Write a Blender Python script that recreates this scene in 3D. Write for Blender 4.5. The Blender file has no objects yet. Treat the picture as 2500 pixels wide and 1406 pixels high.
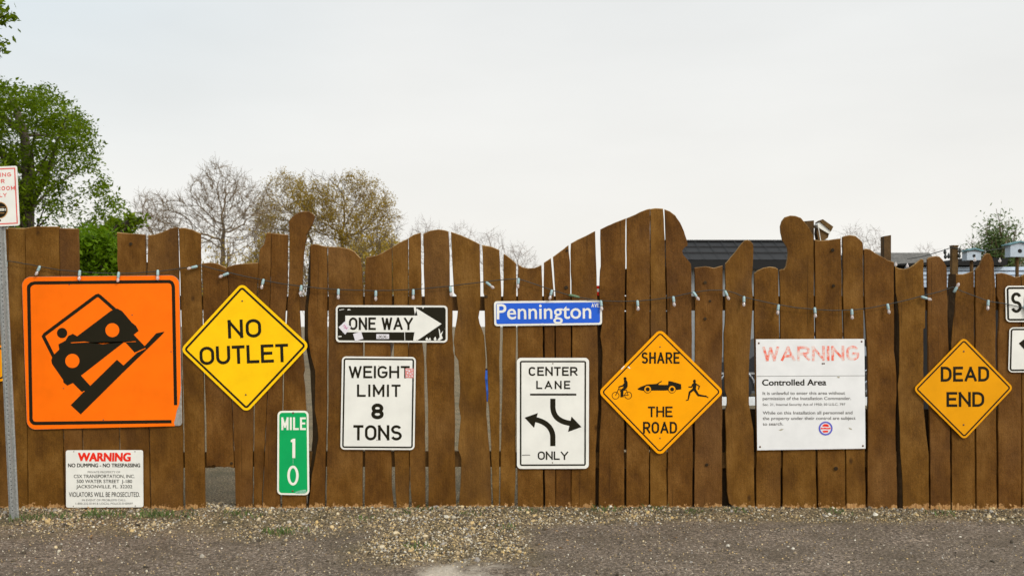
import bpy, bmesh, math, random
import numpy as np
from mathutils import Vector, Matrix, noise as mnoise

SC = bpy.context.scene
COL = SC.collection
rad = math.radians

# ------------------------------------------------------------------ camera
F = 2450.0          # focal length in photo pixels (photo 2500 wide)
D0 = 8.25           # camera to fence
HC = 1.5            # eye height
HZ = 795.0          # horizon row
cam_d = bpy.data.cameras.new("camera"); cam = bpy.data.objects.new("camera", cam_d); COL.objects.link(cam)
cam.location = (0, -D0, HC); cam.rotation_euler = (rad(90), 0, 0)
cam_d.sensor_width = 36; cam_d.lens = 36 * F / 2500
cam_d.shift_x = 0; cam_d.shift_y = (HZ - 703) / 2500
cam_d.clip_start = 0.1; cam_d.clip_end = 3000
cam_d.dof.use_dof = True; cam_d.dof.focus_distance = D0; cam_d.dof.aperture_fstop = 3.2
SC.camera = cam

# ------------------------------------------------------------------ world, sun, exposure
SUN = Vector((0.50, -0.62, 0.60)).normalized()
world = bpy.data.worlds.new("World"); SC.world = world; world.use_nodes = True
nt = world.node_tree; nt.nodes.clear()
def wn(t, **k):
    n = nt.nodes.new(t)
    for a, b in k.items(): setattr(n, a, b)
    return n
out = wn("ShaderNodeOutputWorld"); bg = wn("ShaderNodeBackground"); bg.inputs[1].default_value = 0.1
sky = wn("ShaderNodeTexSky", sky_type="NISHITA", sun_disc=False)
sky.sun_elevation = math.asin(SUN.z); sky.sun_rotation = math.atan2(SUN.x, SUN.y)
tc = wn("ShaderNodeTexCoord")
sep = wn("ShaderNodeSeparateXYZ"); nt.links.new(tc.outputs["Generated"], sep.inputs[0])
ramp = wn("ShaderNodeValToRGB")           # overcast deck, by height above the horizon
e = ramp.color_ramp.elements
e[0].position = 0.0; e[0].color = (0.935, 0.912, 0.862, 1)
e[1].position = 0.9; e[1].color = (0.62, 0.68, 0.73, 1)
m = ramp.color_ramp.elements.new(0.10); m.color = (0.93, 0.912, 0.866, 1)
m = ramp.color_ramp.elements.new(0.33); m.color = (0.835, 0.852, 0.848, 1)
nt.links.new(sep.outputs[2], ramp.inputs[0])
ns = wn("ShaderNodeTexNoise"); ns.inputs["Scale"].default_value = 2.2; ns.inputs["Detail"].default_value = 5; ns.inputs["Roughness"].default_value = 0.5
mp = wn("ShaderNodeMapping"); mp.inputs["Scale"].default_value = (1, 1, 3.5)
nt.links.new(tc.outputs["Generated"], mp.inputs[0]); nt.links.new(mp.outputs[0], ns.inputs["Vector"])
mr = wn("ShaderNodeMapRange"); mr.inputs[1].default_value = 0.3; mr.inputs[2].default_value = 0.7
mr.inputs[3].default_value = 9.5; mr.inputs[4].default_value = 10.5     # /0.1 background strength
nt.links.new(ns.outputs[0], mr.inputs[0])
vm = wn("ShaderNodeVectorMath", operation="SCALE"); nt.links.new(ramp.outputs[0], vm.inputs[0]); nt.links.new(mr.outputs[0], vm.inputs[3])
# out-of-view cloud round the veiled sun, brightened to light the fence and signs
dot = wn("ShaderNodeVectorMath", operation="DOT_PRODUCT"); nt.links.new(tc.outputs["Generated"], dot.inputs[0]); dot.inputs[1].default_value = SUN
gl = wn("ShaderNodeMapRange"); gl.interpolation_type = "SMOOTHSTEP"
gl.inputs[1].default_value = 0.1; gl.inputs[2].default_value = 1.0; gl.inputs[3].default_value = 1.0; gl.inputs[4].default_value = 2.2
nt.links.new(dot.outputs["Value"], gl.inputs[0])
vm2 = wn("ShaderNodeVectorMath", operation="SCALE"); tint = wn("ShaderNodeValToRGB"); tint.color_ramp.elements[0].color = (0.88, 0.965, 1.03, 1); tint.color_ramp.elements[1].color = (1, 1, 1, 1)   # thinner cloud towards the left
tmr = wn("ShaderNodeMapRange"); tmr.inputs[1].default_value = -0.5; tmr.inputs[2].default_value = -0.12; nt.links.new(sep.outputs[0], tmr.inputs[0])
tz = wn("ShaderNodeMapRange"); tz.inputs[1].default_value = 0.10; tz.inputs[2].default_value = 0.28; nt.links.new(sep.outputs[2], tz.inputs[0])
tmx = wn("ShaderNodeMix", data_type="RGBA"); tmx.inputs[6].default_value = (1, 1, 1, 1)
nt.links.new(tmr.outputs[0], tint.inputs[0]); nt.links.new(tz.outputs[0], tmx.inputs[0]); nt.links.new(tint.outputs[0], tmx.inputs[7])
tm = wn("ShaderNodeVectorMath", operation="MULTIPLY"); nt.links.new(vm.outputs[0], tm.inputs[0]); nt.links.new(tmx.outputs[2], tm.inputs[1])
nt.links.new(tm.outputs[0], vm2.inputs[0]); nt.links.new(gl.outputs[0], vm2.inputs[3])
mx = wn("ShaderNodeMix", data_type="RGBA"); mx.inputs[0].default_value = 0.96
nt.links.new(sky.outputs[0], mx.inputs[6]); nt.links.new(vm2.outputs[0], mx.inputs[7])
nt.links.new(mx.outputs[2], bg.inputs[0]); nt.links.new(bg.outputs[0], out.inputs[0])

sd = bpy.data.lights.new("sun", "SUN"); sd.energy = 1.5; sd.angle = rad(11); sd.color = (1, 0.95, 0.87)
so = bpy.data.objects.new("sun", sd); COL.objects.link(so); so.location = (5, -8, 9)
so.rotation_euler = (-SUN).to_track_quat("-Z", "Y").to_euler()
SC.view_settings.view_transform = "Standard"; SC.view_settings.look = "None"
SC.view_settings.exposure = 0.0; SC.view_settings.gamma = 1.0
SC.cycles.max_bounces = 6; SC.cycles.transparent_max_bounces = 8

# ------------------------------------------------------------------ helpers
ORG = {}
def W(px, py, d=D0):
    return Vector(((px - 1250) * d / F, d - D0, HC + (HZ - py) * d / F))
def GP(px, py):                       # point on the ground seen at a pixel
    d = HC * F / (py - HZ)
    return Vector(((px - 1250) * d / F, d - D0, 0))
def tag(o, label, cat=None, group=None, kind=None):
    o["label"] = label
    if cat: o["category"] = cat
    if group: o["group"] = group
    if kind: o["kind"] = kind
    return o
def empty(name, loc, label, cat, group=None):
    o = bpy.data.objects.new(name, None); COL.objects.link(o); o.location = loc; o.empty_display_size = 0.1
    ORG[o.name] = Vector(loc); tag(o, label, cat, group); return o
def mesh(name, verts, faces, mats, parent=None, mi=None, smooth=False, loc=None):
    me = bpy.data.meshes.new(name)
    org = ORG[parent.name] if parent else Vector(loc or (0, 0, 0))
    v = np.asarray(verts, dtype=float).reshape(-1, 3) - np.array(org)
    me.from_pydata(v.tolist(), [], [list(f) for f in faces])
    if not isinstance(mats, (list, tuple)): mats = [mats]
    for m_ in mats: me.materials.append(m_)
    if mi is not None: me.polygons.foreach_set("material_index", np.asarray(mi, dtype=np.int32))
    if smooth: me.polygons.foreach_set("use_smooth", np.ones(len(me.polygons), dtype=bool))
    me.update()
    o = bpy.data.objects.new(name, me); COL.objects.link(o)
    if parent: o.parent = parent; ORG[o.name] = org
    else: o.location = org; ORG[o.name] = org
    return o
class MB:
    """collects shapes of ONE part"""
    def __init__(s): s.v = []; s.f = []; s.mi = []
    def add(s, v, f, mi=0):
        b = len(s.v); s.v += [tuple(x) for x in v]; s.f += [[i + b for i in q] for q in f]; s.mi += [mi] * len(f)
    def prism(s, pts, y0, y1, mi=0):           # pts = [(x,z)], front at y0, back at y1
        n = len(pts)
        a = sum(pts[i][0] * pts[(i + 1) % n][1] - pts[(i + 1) % n][0] * pts[i][1] for i in range(n))
        if a < 0: pts = pts[::-1]
        v = [(x, y0, z) for x, z in pts] + [(x, y1, z) for x, z in pts]
        f = [list(range(n)), list(range(2 * n - 1, n - 1, -1))]
        f += [[i, i + n, (i + 1) % n + n, (i + 1) % n][::-1] for i in range(n)]
        f = [q[::1] for q in f]
        s.add(v, f, mi)
    def box(s, a, b, mi=0):
        x0, y0, z0 = a; x1, y1, z1 = b
        v = [(x0,y0,z0),(x1,y0,z0),(x1,y1,z0),(x0,y1,z0),(x0,y0,z1),(x1,y0,z1),(x1,y1,z1),(x0,y1,z1)]
        s.add(v, [[0,3,2,1],[4,5,6,7],[0,1,5,4],[1,2,6,5],[2,3,7,6],[3,0,4,7]], mi)
    def tube(s, pts, r, n=6, mi=0, cap=True):
        pts = [Vector(p) for p in pts]; R = r if isinstance(r, (list, tuple)) else [r] * len(pts)
        v = []; f = []
        for i, p in enumerate(pts):
            t = (pts[min(i + 1, len(pts) - 1)] - pts[max(i - 1, 0)]).normalized()
            u = t.cross(Vector((0.13, 0.95, 0.3))).normalized(); w = t.cross(u)
            for k in range(n):
                a = 2 * math.pi * k / n
                v.append(p + (u * math.cos(a) + w * math.sin(a)) * R[i])
        for i in range(len(pts) - 1):
            for k in range(n):
                f.append([i*n+k, i*n+(k+1)%n, (i+1)*n+(k+1)%n, (i+1)*n+k])
        if cap: f += [list(range(n))[::-1], [(len(pts)-1)*n+k for k in range(n)]]
        s.add(v, f, mi)
    def lathe(s, prof, org, ax, n=12, mi=0):    # prof [(r,h)] along unit axis ax
        ax = Vector(ax).normalized(); u = ax.orthogonal().normalized(); w = ax.cross(u); v = []; f = []
        for r, h in prof:
            for k in range(n):
                a = 2 * math.pi * k / n
                v.append(Vector(org) + ax * h + (u * math.cos(a) + w * math.sin(a)) * r)
        for i in range(len(prof) - 1):
            for k in range(n):
                f.append([i*n+k, i*n+(k+1)%n, (i+1)*n+(k+1)%n, (i+1)*n+k])
        f += [list(range(n))[::-1], [(len(prof)-1)*n+k for k in range(n)]]
        s.add(v, f, mi)
    def build(s, name, mats, parent=None, smooth=False, loc=None):
        return mesh(name, s.v, s.f, mats, parent, s.mi, smooth, loc)

# ------------------------------------------------------------------ materials
def mat(name):
    m_ = bpy.data.materials.new(name); m_.use_nodes = True; t = m_.node_tree
    return m_, t, t.nodes["Principled BSDF"]
def N(t, typ, **k):
    n = t.nodes.new(typ)
    for a, b in k.items(): setattr(n, a, b)
    return n
def noise_n(t, vec, scale, detail=4, rough=0.55):
    n = N(t, "ShaderNodeTexNoise"); n.inputs["Scale"].default_value = scale; n.inputs["Detail"].default_value = detail
    n.inputs["Roughness"].default_value = rough
    if vec is not None: t.links.new(vec, n.inputs["Vector"])
    return n
def ramp_n(t, fac, stops):
    r = N(t, "ShaderNodeValToRGB"); el = r.color_ramp.elements
    el[0].position, el[0].color = stops[0][0], (*stops[0][1], 1)
    el[1].position, el[1].color = stops[-1][0], (*stops[-1][1], 1)
    for p, c in stops[1:-1]: x = el.new(p); x.color = (*c, 1)
    t.links.new(fac, r.inputs[0]); return r
def mixc(t, fac, a, b, mode="MIX"):
    m_ = N(t, "ShaderNodeMix", data_type="RGBA", blend_type=mode)
    if isinstance(fac, (int, float)): m_.inputs[0].default_value = fac
    else: t.links.new(fac, m_.inputs[0])
    for i, c in ((6, a), (7, b)):
        if isinstance(c, tuple): m_.inputs[i].default_value = (*c, 1)
        else: t.links.new(c, m_.inputs[i])
    return m_.outputs[2]
def maprange(t, v, a, b, c=0.0, d=1.0):
    m_ = N(t, "ShaderNodeMapRange"); m_.inputs[1].default_value = a; m_.inputs[2].default_value = b
    m_.inputs[3].default_value = c; m_.inputs[4].default_value = d; t.links.new(v, m_.inputs[0]); return m_.outputs[0]
def mul(t, a, b, op="MULTIPLY"):
    m_ = N(t, "ShaderNodeMath", operation=op)
    for i, x in enumerate((a, b)):
        if isinstance(x, (int, float)): m_.inputs[i].default_value = x
        else: t.links.new(x, m_.inputs[i])
    return m_.outputs[0]
def objvec(t, scale=(1, 1, 1), rnd=True):
    c = N(t, "ShaderNodeTexCoord"); v = c.outputs["Object"]
    if rnd:
        oi = N(t, "ShaderNodeObjectInfo"); k = mul(t, oi.outputs["Random"], 37.0)
        a = N(t, "ShaderNodeVectorMath", operation="ADD"); t.links.new(v, a.inputs[0]); t.links.new(k, a.inputs[1]); v = a.outputs[0]
    mpn = N(t, "ShaderNodeMapping"); mpn.inputs["Scale"].default_value = scale; t.links.new(v, mpn.inputs[0])
    return mpn.outputs[0]
def simple(name, col, rough=0.6, metal=0.0, dirt=0.12, scale=14, bump=0.0):
    m_, t, p = mat(name); v = objvec(t)
    n = noise_n(t, v, scale)
    dk = tuple(c * (1 - dirt) for c in col); lt = tuple(min(1, c * (1 + dirt * 0.6)) for c in col)
    r = ramp_n(t, n.outputs[0], [(0.3, dk), (0.7, lt)])
    t.links.new(r.outputs[0], p.inputs["Base Color"])
    p.inputs["Roughness"].default_value = rough; p.inputs["Metallic"].default_value = metal
    if bump:
        b = N(t, "ShaderNodeBump"); b.inputs["Strength"].default_value = bump; b.inputs["Distance"].default_value = 0.01
        t.links.new(n.outputs[0], b.inputs["Height"]); t.links.new(b.outputs[0], p.inputs["Normal"])
    return m_
def paint(name, col, wear=(0.35, 0.34, 0.3), amount=0.0, rough=0.5):
    """sign sheeting: faint grime, a few scuffs that show what lies under the film"""
    m_, t, p = mat(name); v = objvec(t, rnd=False)
    n = noise_n(t, v, 5, 5); n2 = noise_n(t, v, 70, 3)
    lo = tuple(c * 0.90 for c in col)
    c = ramp_n(t, n.outputs[0], [(0.32, lo), (0.62, col)]).outputs[0]
    if amount > 0:
        n3 = noise_n(t, v, 26, 6, 0.7)
        f = maprange(t, n3.outputs[0], 0.70 - amount, 0.73 - amount)
        c = mixc(t, f, c, wear)
    sp = maprange(t, n2.outputs[0], 0.74, 0.78, 0, 0.6)
    c = mixc(t, sp, c, tuple(x * 0.45 for x in col))
    t.links.new(c, p.inputs["Base Color"]); p.inputs["Roughness"].default_value = rough; p.inputs["Specular IOR Level"].default_value = 0.08
    b = N(t, "ShaderNodeBump"); b.inputs["Strength"].default_value = 0.08; b.inputs["Distance"].default_value = 0.02
    t.links.new(noise_n(t, v, 4, 2).outputs[0], b.inputs["Height"]); t.links.new(b.outputs[0], p.inputs["Normal"])
    return m_

def wood(name, dark, mid, light, bare=True, strength=0.33):
    m_, t, p = mat(name)
    v = objvec(t); vg = objvec(t, (1, 1, 0.045)); vk = objvec(t, (1, 1, 0.55))
    oi = N(t, "ShaderNodeObjectInfo")
    blotch = noise_n(t, vk, 5.5, 5, 0.6); grain = noise_n(t, vg, 85, 4, 0.65); big = noise_n(t, vk, 1.6, 2)
    fac = mul(t, mul(t, blotch.outputs[0], 0.84), mul(t, grain.outputs[0], 0.16), "ADD")
    c = ramp_n(t, fac, [(0.36, dark), (0.5, mid), (0.65, light)]).outputs[0]
    # weathered greyer streaks
    f = maprange(t, big.outputs[0], 0.5, 0.72, 0, 0.35)
    c = mixc(t, f, c, tuple(x * 0.9 + 0.02 for x in mid))
    # per board tone
    hs = N(t, "ShaderNodeHueSaturation"); t.links.new(maprange(t, oi.outputs["Random"], 0, 1, 0.90, 1.11), hs.inputs["Value"])
    t.links.new(maprange(t, oi.outputs["Random"], 0, 1, 0.497, 0.504), hs.inputs["Hue"]); t.links.new(c, hs.inputs["Color"]); c = hs.outputs[0]
    fz = noise_n(t, v, 150, 3, 0.8); c = mixc(t, 0.55, c, ramp_n(t, fz.outputs[0], [(0.34, (0.45, 0.43, 0.40)), (0.5, (1, 1, 1)), (0.68, (1.7, 1.72, 1.7))]).outputs[0], "MULTIPLY")
    # knots
    vo = N(t, "ShaderNodeTexVoronoi"); vo.inputs["Scale"].default_value = 5.0; t.links.new(objvec(t, (1, 1, 0.6)), vo.inputs["Vector"])
    sp_ = N(t, "ShaderNodeSeparateColor"); t.links.new(vo.outputs["Color"], sp_.inputs[0])
    kn = mul(t, maprange(t, vo.outputs["Distance"], 0.03, 0.11, 1, 0), maprange(t, sp_.outputs[0], 0.86, 0.88))
    c = mixc(t, mul(t, kn, 0.75), c, tuple(x * 0.3 for x in dark))
    # thin checks along the grain
    ck = noise_n(t, objvec(t, (1, 1, 0.02)), 45, 2, 0.5)
    c = mixc(t, maprange(t, ck.outputs[0], 0.70, 0.74, 0, 0.5), c, tuple(x * 0.35 for x in dark))
    if bare:       # splintered bare wood where the foot of a board has broken
        g = N(t, "ShaderNodeNewGeometry"); s = N(t, "ShaderNodeSeparateXYZ"); t.links.new(g.outputs["Position"], s.inputs[0])
        bn = noise_n(t, v, 20, 4, 0.7); edge = mul(t, mul(t, bn.outputs[0], 0.21), 0.080, "SUBTRACT")
        f = maprange(t, mul(t, edge, s.outputs[2], "SUBTRACT"), 0.0, 0.008)
        bc = ramp_n(t, noise_n(t, vg, 120).outputs[0], [(0.3, (0.22, 0.10, 0.03)), (0.7, (0.52, 0.29, 0.11))]).outputs[0]
        c = mixc(t, f, c, bc)
    t.links.new(c, p.inputs["Base Color"]); p.inputs["Roughness"].default_value = 0.72
    p.inputs["Specular IOR Level"].default_value = 0.15
    h = mul(t, mul(t, blotch.outputs[0], 1.0), mul(t, grain.outputs[0], 0.10), "ADD")
    b = N(t, "ShaderNodeBump"); b.inputs["Strength"].default_value = strength; b.inputs["Distance"].default_value = 0.085
    t.links.new(h, b.inputs["Height"]); t.links.new(b.outputs[0], p.inputs["Normal"])
    return m_

M = {}
M["wood"] = wood("stained_wood", (0.080, 0.0305, 0.0026), (0.124, 0.050, 0.0052), (0.178, 0.079, 0.0135))
M["cut"] = wood("cut_edge", (0.14, 0.07, 0.02), (0.25, 0.14, 0.05), (0.40, 0.25, 0.11), bare=False)
M["bark"] = wood("shaded_bark_edge", (0.018, 0.011, 0.004), (0.032, 0.018, 0.006), (0.055, 0.03, 0.011), bare=False)  # bark colour darkened to hold the shade of the left-facing edges
M["rail"] = wood("shaded_rail_wood", (0.06, 0.028, 0.006), (0.09, 0.042, 0.01), (0.13, 0.06, 0.016), bare=False)  # same stain as the boards, darkened for the shade behind them
M["white"] = paint("white_sheeting", (0.80, 0.775, 0.70), amount=0.0)
M["board"] = paint("board_white", (0.78, 0.765, 0.74), (0.52, 0.48, 0.42), amount=0.0)
M["black"] = paint("black_legend", (0.016, 0.013, 0.006))
M["black_worn"] = paint("black_worn", (0.017, 0.014, 0.007), (0.72, 0.70, 0.62), amount=0.02)
M["orange"] = paint("orange_sheeting", (1.0, 0.165, 0.002))
M["amber"] = paint("amber_sheeting", (0.95, 0.365, 0.001))
M["amber_dull"] = paint("dull_amber_sheeting", (0.78, 0.32, 0.003))
M["yellow"] = paint("yellow_sheeting", (0.98, 0.56, 0.004))
M["green"] = paint("green_sheeting", (0.006, 0.36, 0.098), (0.35, 0.6, 0.42), amount=0.0)
M["blue"] = paint("blue_sheeting", (0.025, 0.115, 0.60))
M["red"] = paint("red_legend", (0.80, 0.03, 0.012))
M["pinkred"] = paint("faded_red", (0.72, 0.12, 0.10))
M["cream"] = paint("cream_legend", (0.84, 0.82, 0.70))
M["grey_ink"] = paint("grey_ink", (0.13, 0.12, 0.105))
M["rust"] = simple("rusty_bolt", (0.12, 0.06, 0.03), 0.7)
M["alu"] = simple("aluminium", (0.36, 0.33, 0.29), 0.55, 0.3, 0.3, 40)
M["cord"] = simple("black_cord", (0.022, 0.025, 0.02), 0.6)
M["socket"] = simple("socket_plastic", (0.30, 0.42, 0.42), 0.25)
M["conn"] = simple("green_connector", (0.12, 0.2, 0.10), 0.5, 0, 0.7, 160)
M["gold"] = simple("gold_ink", (0.5, 0.25, 0.06), 0.5)
m_, t, p = mat("bulb_glass"); M["bulb"] = m_
p.inputs["Base Color"].default_value = (0.85, 0.76, 0.72, 1); p.inputs["Roughness"].default_value = 0.06
p.inputs["Transmission Weight"].default_value = 0.55
# faded warning letters
m_, t, p = mat("flaking_red"); M["flake"] = m_
v = objvec(t, rnd=False); n = noise_n(t, v, 30, 6, 0.72); n2 = noise_n(t, objvec(t, (1, 1, 0.4), False), 11, 2)
f = maprange(t, mul(t, mul(t, n.outputs[0], 0.6), mul(t, n2.outputs[0], 0.5), "ADD"), 0.50, 0.62)
t.links.new(mixc(t, f, (0.80, 0.13, 0.07), (0.76, 0.62, 0.56)), p.inputs["Base Color"]); p.inputs["Roughness"].default_value = 0.5
# galvanised steel post
M["galv"] = simple("galvanised", (0.33, 0.33, 0.31), 0.5, 0.45, 0.35, 90, 0.1)

# ------------------------------------------------------------------ ground
gx = np.unique(np.concatenate([np.linspace(-5.4, 5.4, 420), np.array([-900,-400,-200,-100,-60,-40,-25,-16,-11,-8,-6.5,6.5,8,11,16,25,40,60,100,200,400,900])]))
gy = np.unique(np.concatenate([np.linspace(-3.4, 0.35, 170), np.array([-400,-150,-60,-30,-18,-12,-9,-7,-5.5,-4.4,0.6,1,1.5,2.2,3,4,6,8,11,15,20,30,50,80,150,300,600,1500])]))
X, Y = np.meshgrid(gx, gy)
def px_of(x, y):
    d = y + D0; d = np.maximum(d, 0.5)
    return 1250 + x * F / d, HZ + HC * F / d
PX, PY = px_of(X, Y)
rng = np.random.default_rng(7)
def vnoise(x, y, s, seed=0):
    g = np.random.default_rng(seed).random((257, 257))
    xs = np.mod(x * s, 256); ys = np.mod(y * s, 256)
    xi = xs.astype(int); yi = ys.astype(int); fx = xs - xi; fy = ys - yi
    fx = fx*fx*(3-2*fx); fy = fy*fy*(3-2*fy)
    return (g[yi,xi]*(1-fx)+g[yi,xi+1]*fx)*(1-fy)+(g[yi+1,xi]*(1-fx)+g[yi+1,xi+1]*fx)*fy
def fbm(x, y, s, seed=0, o=4):
    a = 0; w = 1; tot = 0
    for k in range(o):
        a = a + w * vnoise(x, y, s * 2**k, seed + k); tot += w; w *= 0.55
    return a / tot
def sstep(v, a, b):
    q = np.clip((v - a) / (b - a), 0, 1); return q*q*(3-2*q)
def gravel_mask(x, y):
    """1 on the loose pale gravel: the strip under the fence and the tongue that runs down mid-picture"""
    n = fbm(x + 40, y + 40, 1.7, 3) - 0.5
    strip = 1 - sstep(-y + n * 0.5, 0.45 + 0.25 * np.exp(-((x + 1.6) / 2.2)**2), 0.75 + 0.5 * np.exp(-((x + 1.6) / 2.2)**2))
    cx = -0.50 - 0.05 * y
    tongue = (1 - sstep(np.abs(x - cx + n * 0.5), 0.40, 0.72)) * (1 - sstep(-y + n * 0.4, 1.6, 2.1))
    left = 0.55 * (1 - sstep(np.abs(x + 2.4), 0.8, 1.9)) * (1 - sstep(-y + n * .6, 0.8, 1.25))
    return np.clip(np.maximum(np.maximum(strip * 0.85, tongue), left), 0, 1)
def sand_mask(x, y):
    n = fbm(x + 90, y + 10, 5.1, 11) - 0.5
    return 0.95 * (1 - sstep(np.hypot((x + 0.34 + n * 0.4) / 0.30, (y + 2.22 + n * .6) / 0.34), 0.35, 1.2))
GM = gravel_mask(X, Y); SM = sand_mask(X, Y)
Z = (fbm(X + 50, Y + 50, 1.1, 5) - 0.5) * 0.05 + (fbm(X + 50, Y + 50, 28, 9, 2) - 0.5) * 0.014 * (0.5 + GM)
near = (1 - sstep(np.abs(X), 5.0, 6.5)) * sstep(Y, -6, -3.4) * (1 - sstep(Y, 0.1, 0.6)); Z = Z * near
def ground_z(x, y): return (fbm(np.array([x]) + 50, np.array([y]) + 50, 1.1, 5)[0] - 0.5) * 0.05
nx, ny = len(gx), len(gy)
verts = np.stack([X, Y, Z], -1).reshape(-1, 3)
idx = np.arange(nx * ny).reshape(ny, nx)
faces = np.stack([idx[:-1,:-1], idx[:-1,1:], idx[1:,1:], idx[1:,:-1]], -1).reshape(-1, 4)
m_, t, p = mat("gravel_ground"); M["ground"] = m_
v = objvec(t, rnd=False)
a1 = N(t, "ShaderNodeAttribute"); a1.attribute_name = "gravel"; a2 = N(t, "ShaderNodeAttribute"); a2.attribute_name = "sand"
fine = noise_n(t, v, 48, 6, 0.85); midn = noise_n(t, v, 2.2, 5, 0.6); vf = noise_n(t, v, 55, 3, 0.6)
asph = ramp_n(t, fine.outputs[0], [(0.37, (0.022, 0.016, 0.010)), (0.5, (0.122, 0.085, 0.055)), (0.61, (0.46, 0.355, 0.255))]).outputs[0]
asph = mixc(t, maprange(t, midn.outputs[0], 0.38, 0.66, 0, 0.6), asph, (0.066, 0.044, 0.020))
grv = ramp_n(t, vf.outputs[0], [(0.36, (0.022, 0.013, 0.004)), (0.5, (0.135, 0.088, 0.034)), (0.62, (0.46, 0.33, 0.16))]).outputs[0]
grv = mixc(t, maprange(t, midn.outputs[0], 0.45, 0.65, 0, 0.6), grv, (0.052, 0.048, 0.013))
c = mixc(t, a1.outputs["Fac"], asph, grv)
snd = ramp_n(t, fine.outputs[0], [(0.3, (0.44, 0.36, 0.26)), (0.7, (0.66, 0.57, 0.45))]).outputs[0]
c = mixc(t, a2.outputs["Fac"], c, snd)
vo = N(t, "ShaderNodeTexVoronoi"); vo.inputs["Scale"].default_value = 75; t.links.new(v, vo.inputs["Vector"])
sc_ = N(t, "ShaderNodeSeparateColor"); t.links.new(vo.outputs["Color"], sc_.inputs[0])
spk = mul(t, maprange(t, vo.outputs["Distance"], 0.25, 0.4, 1, 0), maprange(t, sc_.outputs[0], 0.86, 0.9))
c = mixc(t, mul(t, spk, 0.8), c, mixc(t, sc_.outputs[1], (0.45, 0.40, 0.33), (0.16, 0.13, 0.1)))
t.links.new(c, p.inputs["Base Color"]); p.inputs["Roughness"].default_value = 0.9
b = N(t, "ShaderNodeBump"); b.inputs["Strength"].default_value = 0.8; b.inputs["Distance"].default_value = 0.012
t.links.new(mul(t, fine.outputs[0], vf.outputs[0], "ADD"), b.inputs["Height"]); t.links.new(b.outputs[0], p.inputs["Normal"])
ground = mesh("ground", verts, faces, M["ground"])
for nm, arr in (("gravel", GM), ("sand", SM)):
    at = ground.data.attributes.new(nm, "FLOAT", "POINT"); at.data.foreach_set("value", arr.reshape(-1).astype(np.float32))
tag(ground, "grey brown worn lot with pale gravel along the fence foot", kind="structure")

# loose stones
m_, t, p = mat("stones"); M["stones"] = m_
g = N(t, "ShaderNodeNewGeometry")
r = ramp_n(t, g.outputs["Random Per Island"], [(0.0, (0.04, 0.03, 0.018)), (0.35, (0.15, 0.11, 0.065)), (0.55, (0.36, 0.27, 0.155)), (0.7, (0.56, 0.38, 0.15)), (0.82, (0.58, 0.50, 0.36)), (0.93, (0.25, 0.22, 0.19)), (1.0, (0.74, 0.67, 0.53))])
t.links.new(r.outputs[0], p.inputs["Base Color"]); p.inputs["Roughness"].default_value = 0.85
ph = (1 + 5**0.5) / 2
ico = np.array([(-1,ph,0),(1,ph,0),(-1,-ph,0),(1,-ph,0),(0,-1,ph),(0,1,ph),(0,-1,-ph),(0,1,-ph),(ph,0,-1),(ph,0,1),(-ph,0,-1),(-ph,0,1)]) / 1.9
icf = np.array([(0,11,5),(0,5,1),(0,1,7),(0,7,10),(0,10,11),(1,5,9),(5,11,4),(11,10,2),(10,7,6),(7,1,8),(3,9,4),(3,4,2),(3,2,6),(3,6,8),(3,8,9),(4,9,5),(2,4,11),(6,2,10),(8,6,7),(9,8,1)])
n0 = 120000
sx = rng.uniform(-5.2, 5.2, n0); sy = rng.uniform(-3.0, 0.25, n0)
dens = 0.15 + 0.80 * gravel_mask(sx, sy) * (0.16 + 1.0 * sstep(fbm(sx + 20, sy + 20, 2.6, 21), 0.42, 0.60))
dens = np.maximum(dens, 0.85 * (np.abs(sx + .5) < .55) * (sy > -1.9) * (sy < -.15) * gravel_mask(sx, sy))
dens *= 1 - 0.85 * sand_mask(sx, sy); dens *= 1 - 0.45 * sstep(sx, 1.0, 3.0)
keep = rng.random(n0) < dens; sx = sx[keep]; sy = sy[keep]; ns_ = len(sx)
gmk = 0.62 + 0.38 * gravel_mask(sx, sy)
ssz = (0.0042 + 0.0082 * rng.random(ns_)**2) * gmk + 0.016 * (rng.random(ns_) > 0.972) * rng.random(ns_)
sz = (fbm(sx + 50, sy + 50, 1.1, 5) - 0.5) * 0.05 * (1 - sstep(sy, 0.1, 0.6))
q = rng.normal(size=(ns_, 3, 3)); q, _ = np.linalg.qr(q)
loc = ico[None] * (1 + 0.45 * (rng.random((ns_, 12, 1)) - 0.5)) * np.stack([ssz, ssz * rng.uniform(0.6, 1, ns_), ssz * rng.uniform(0.45, 0.8, ns_)], -1)[:, None, :]
loc = np.einsum("nij,nkj->nki", q, loc)
loc[..., 0] += sx[:, None]; loc[..., 1] += sy[:, None]; loc[..., 2] += (sz + ssz * 0.25)[:, None]
fc = (icf[None] + 12 * np.arange(ns_)[:, None, None]).reshape(-1, 3)
st = mesh("gravel", loc.reshape(-1, 3), fc, M["stones"]); tag(st, "loose pale stones scattered along the foot of the fence", "gravel", kind="stuff")

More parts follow.
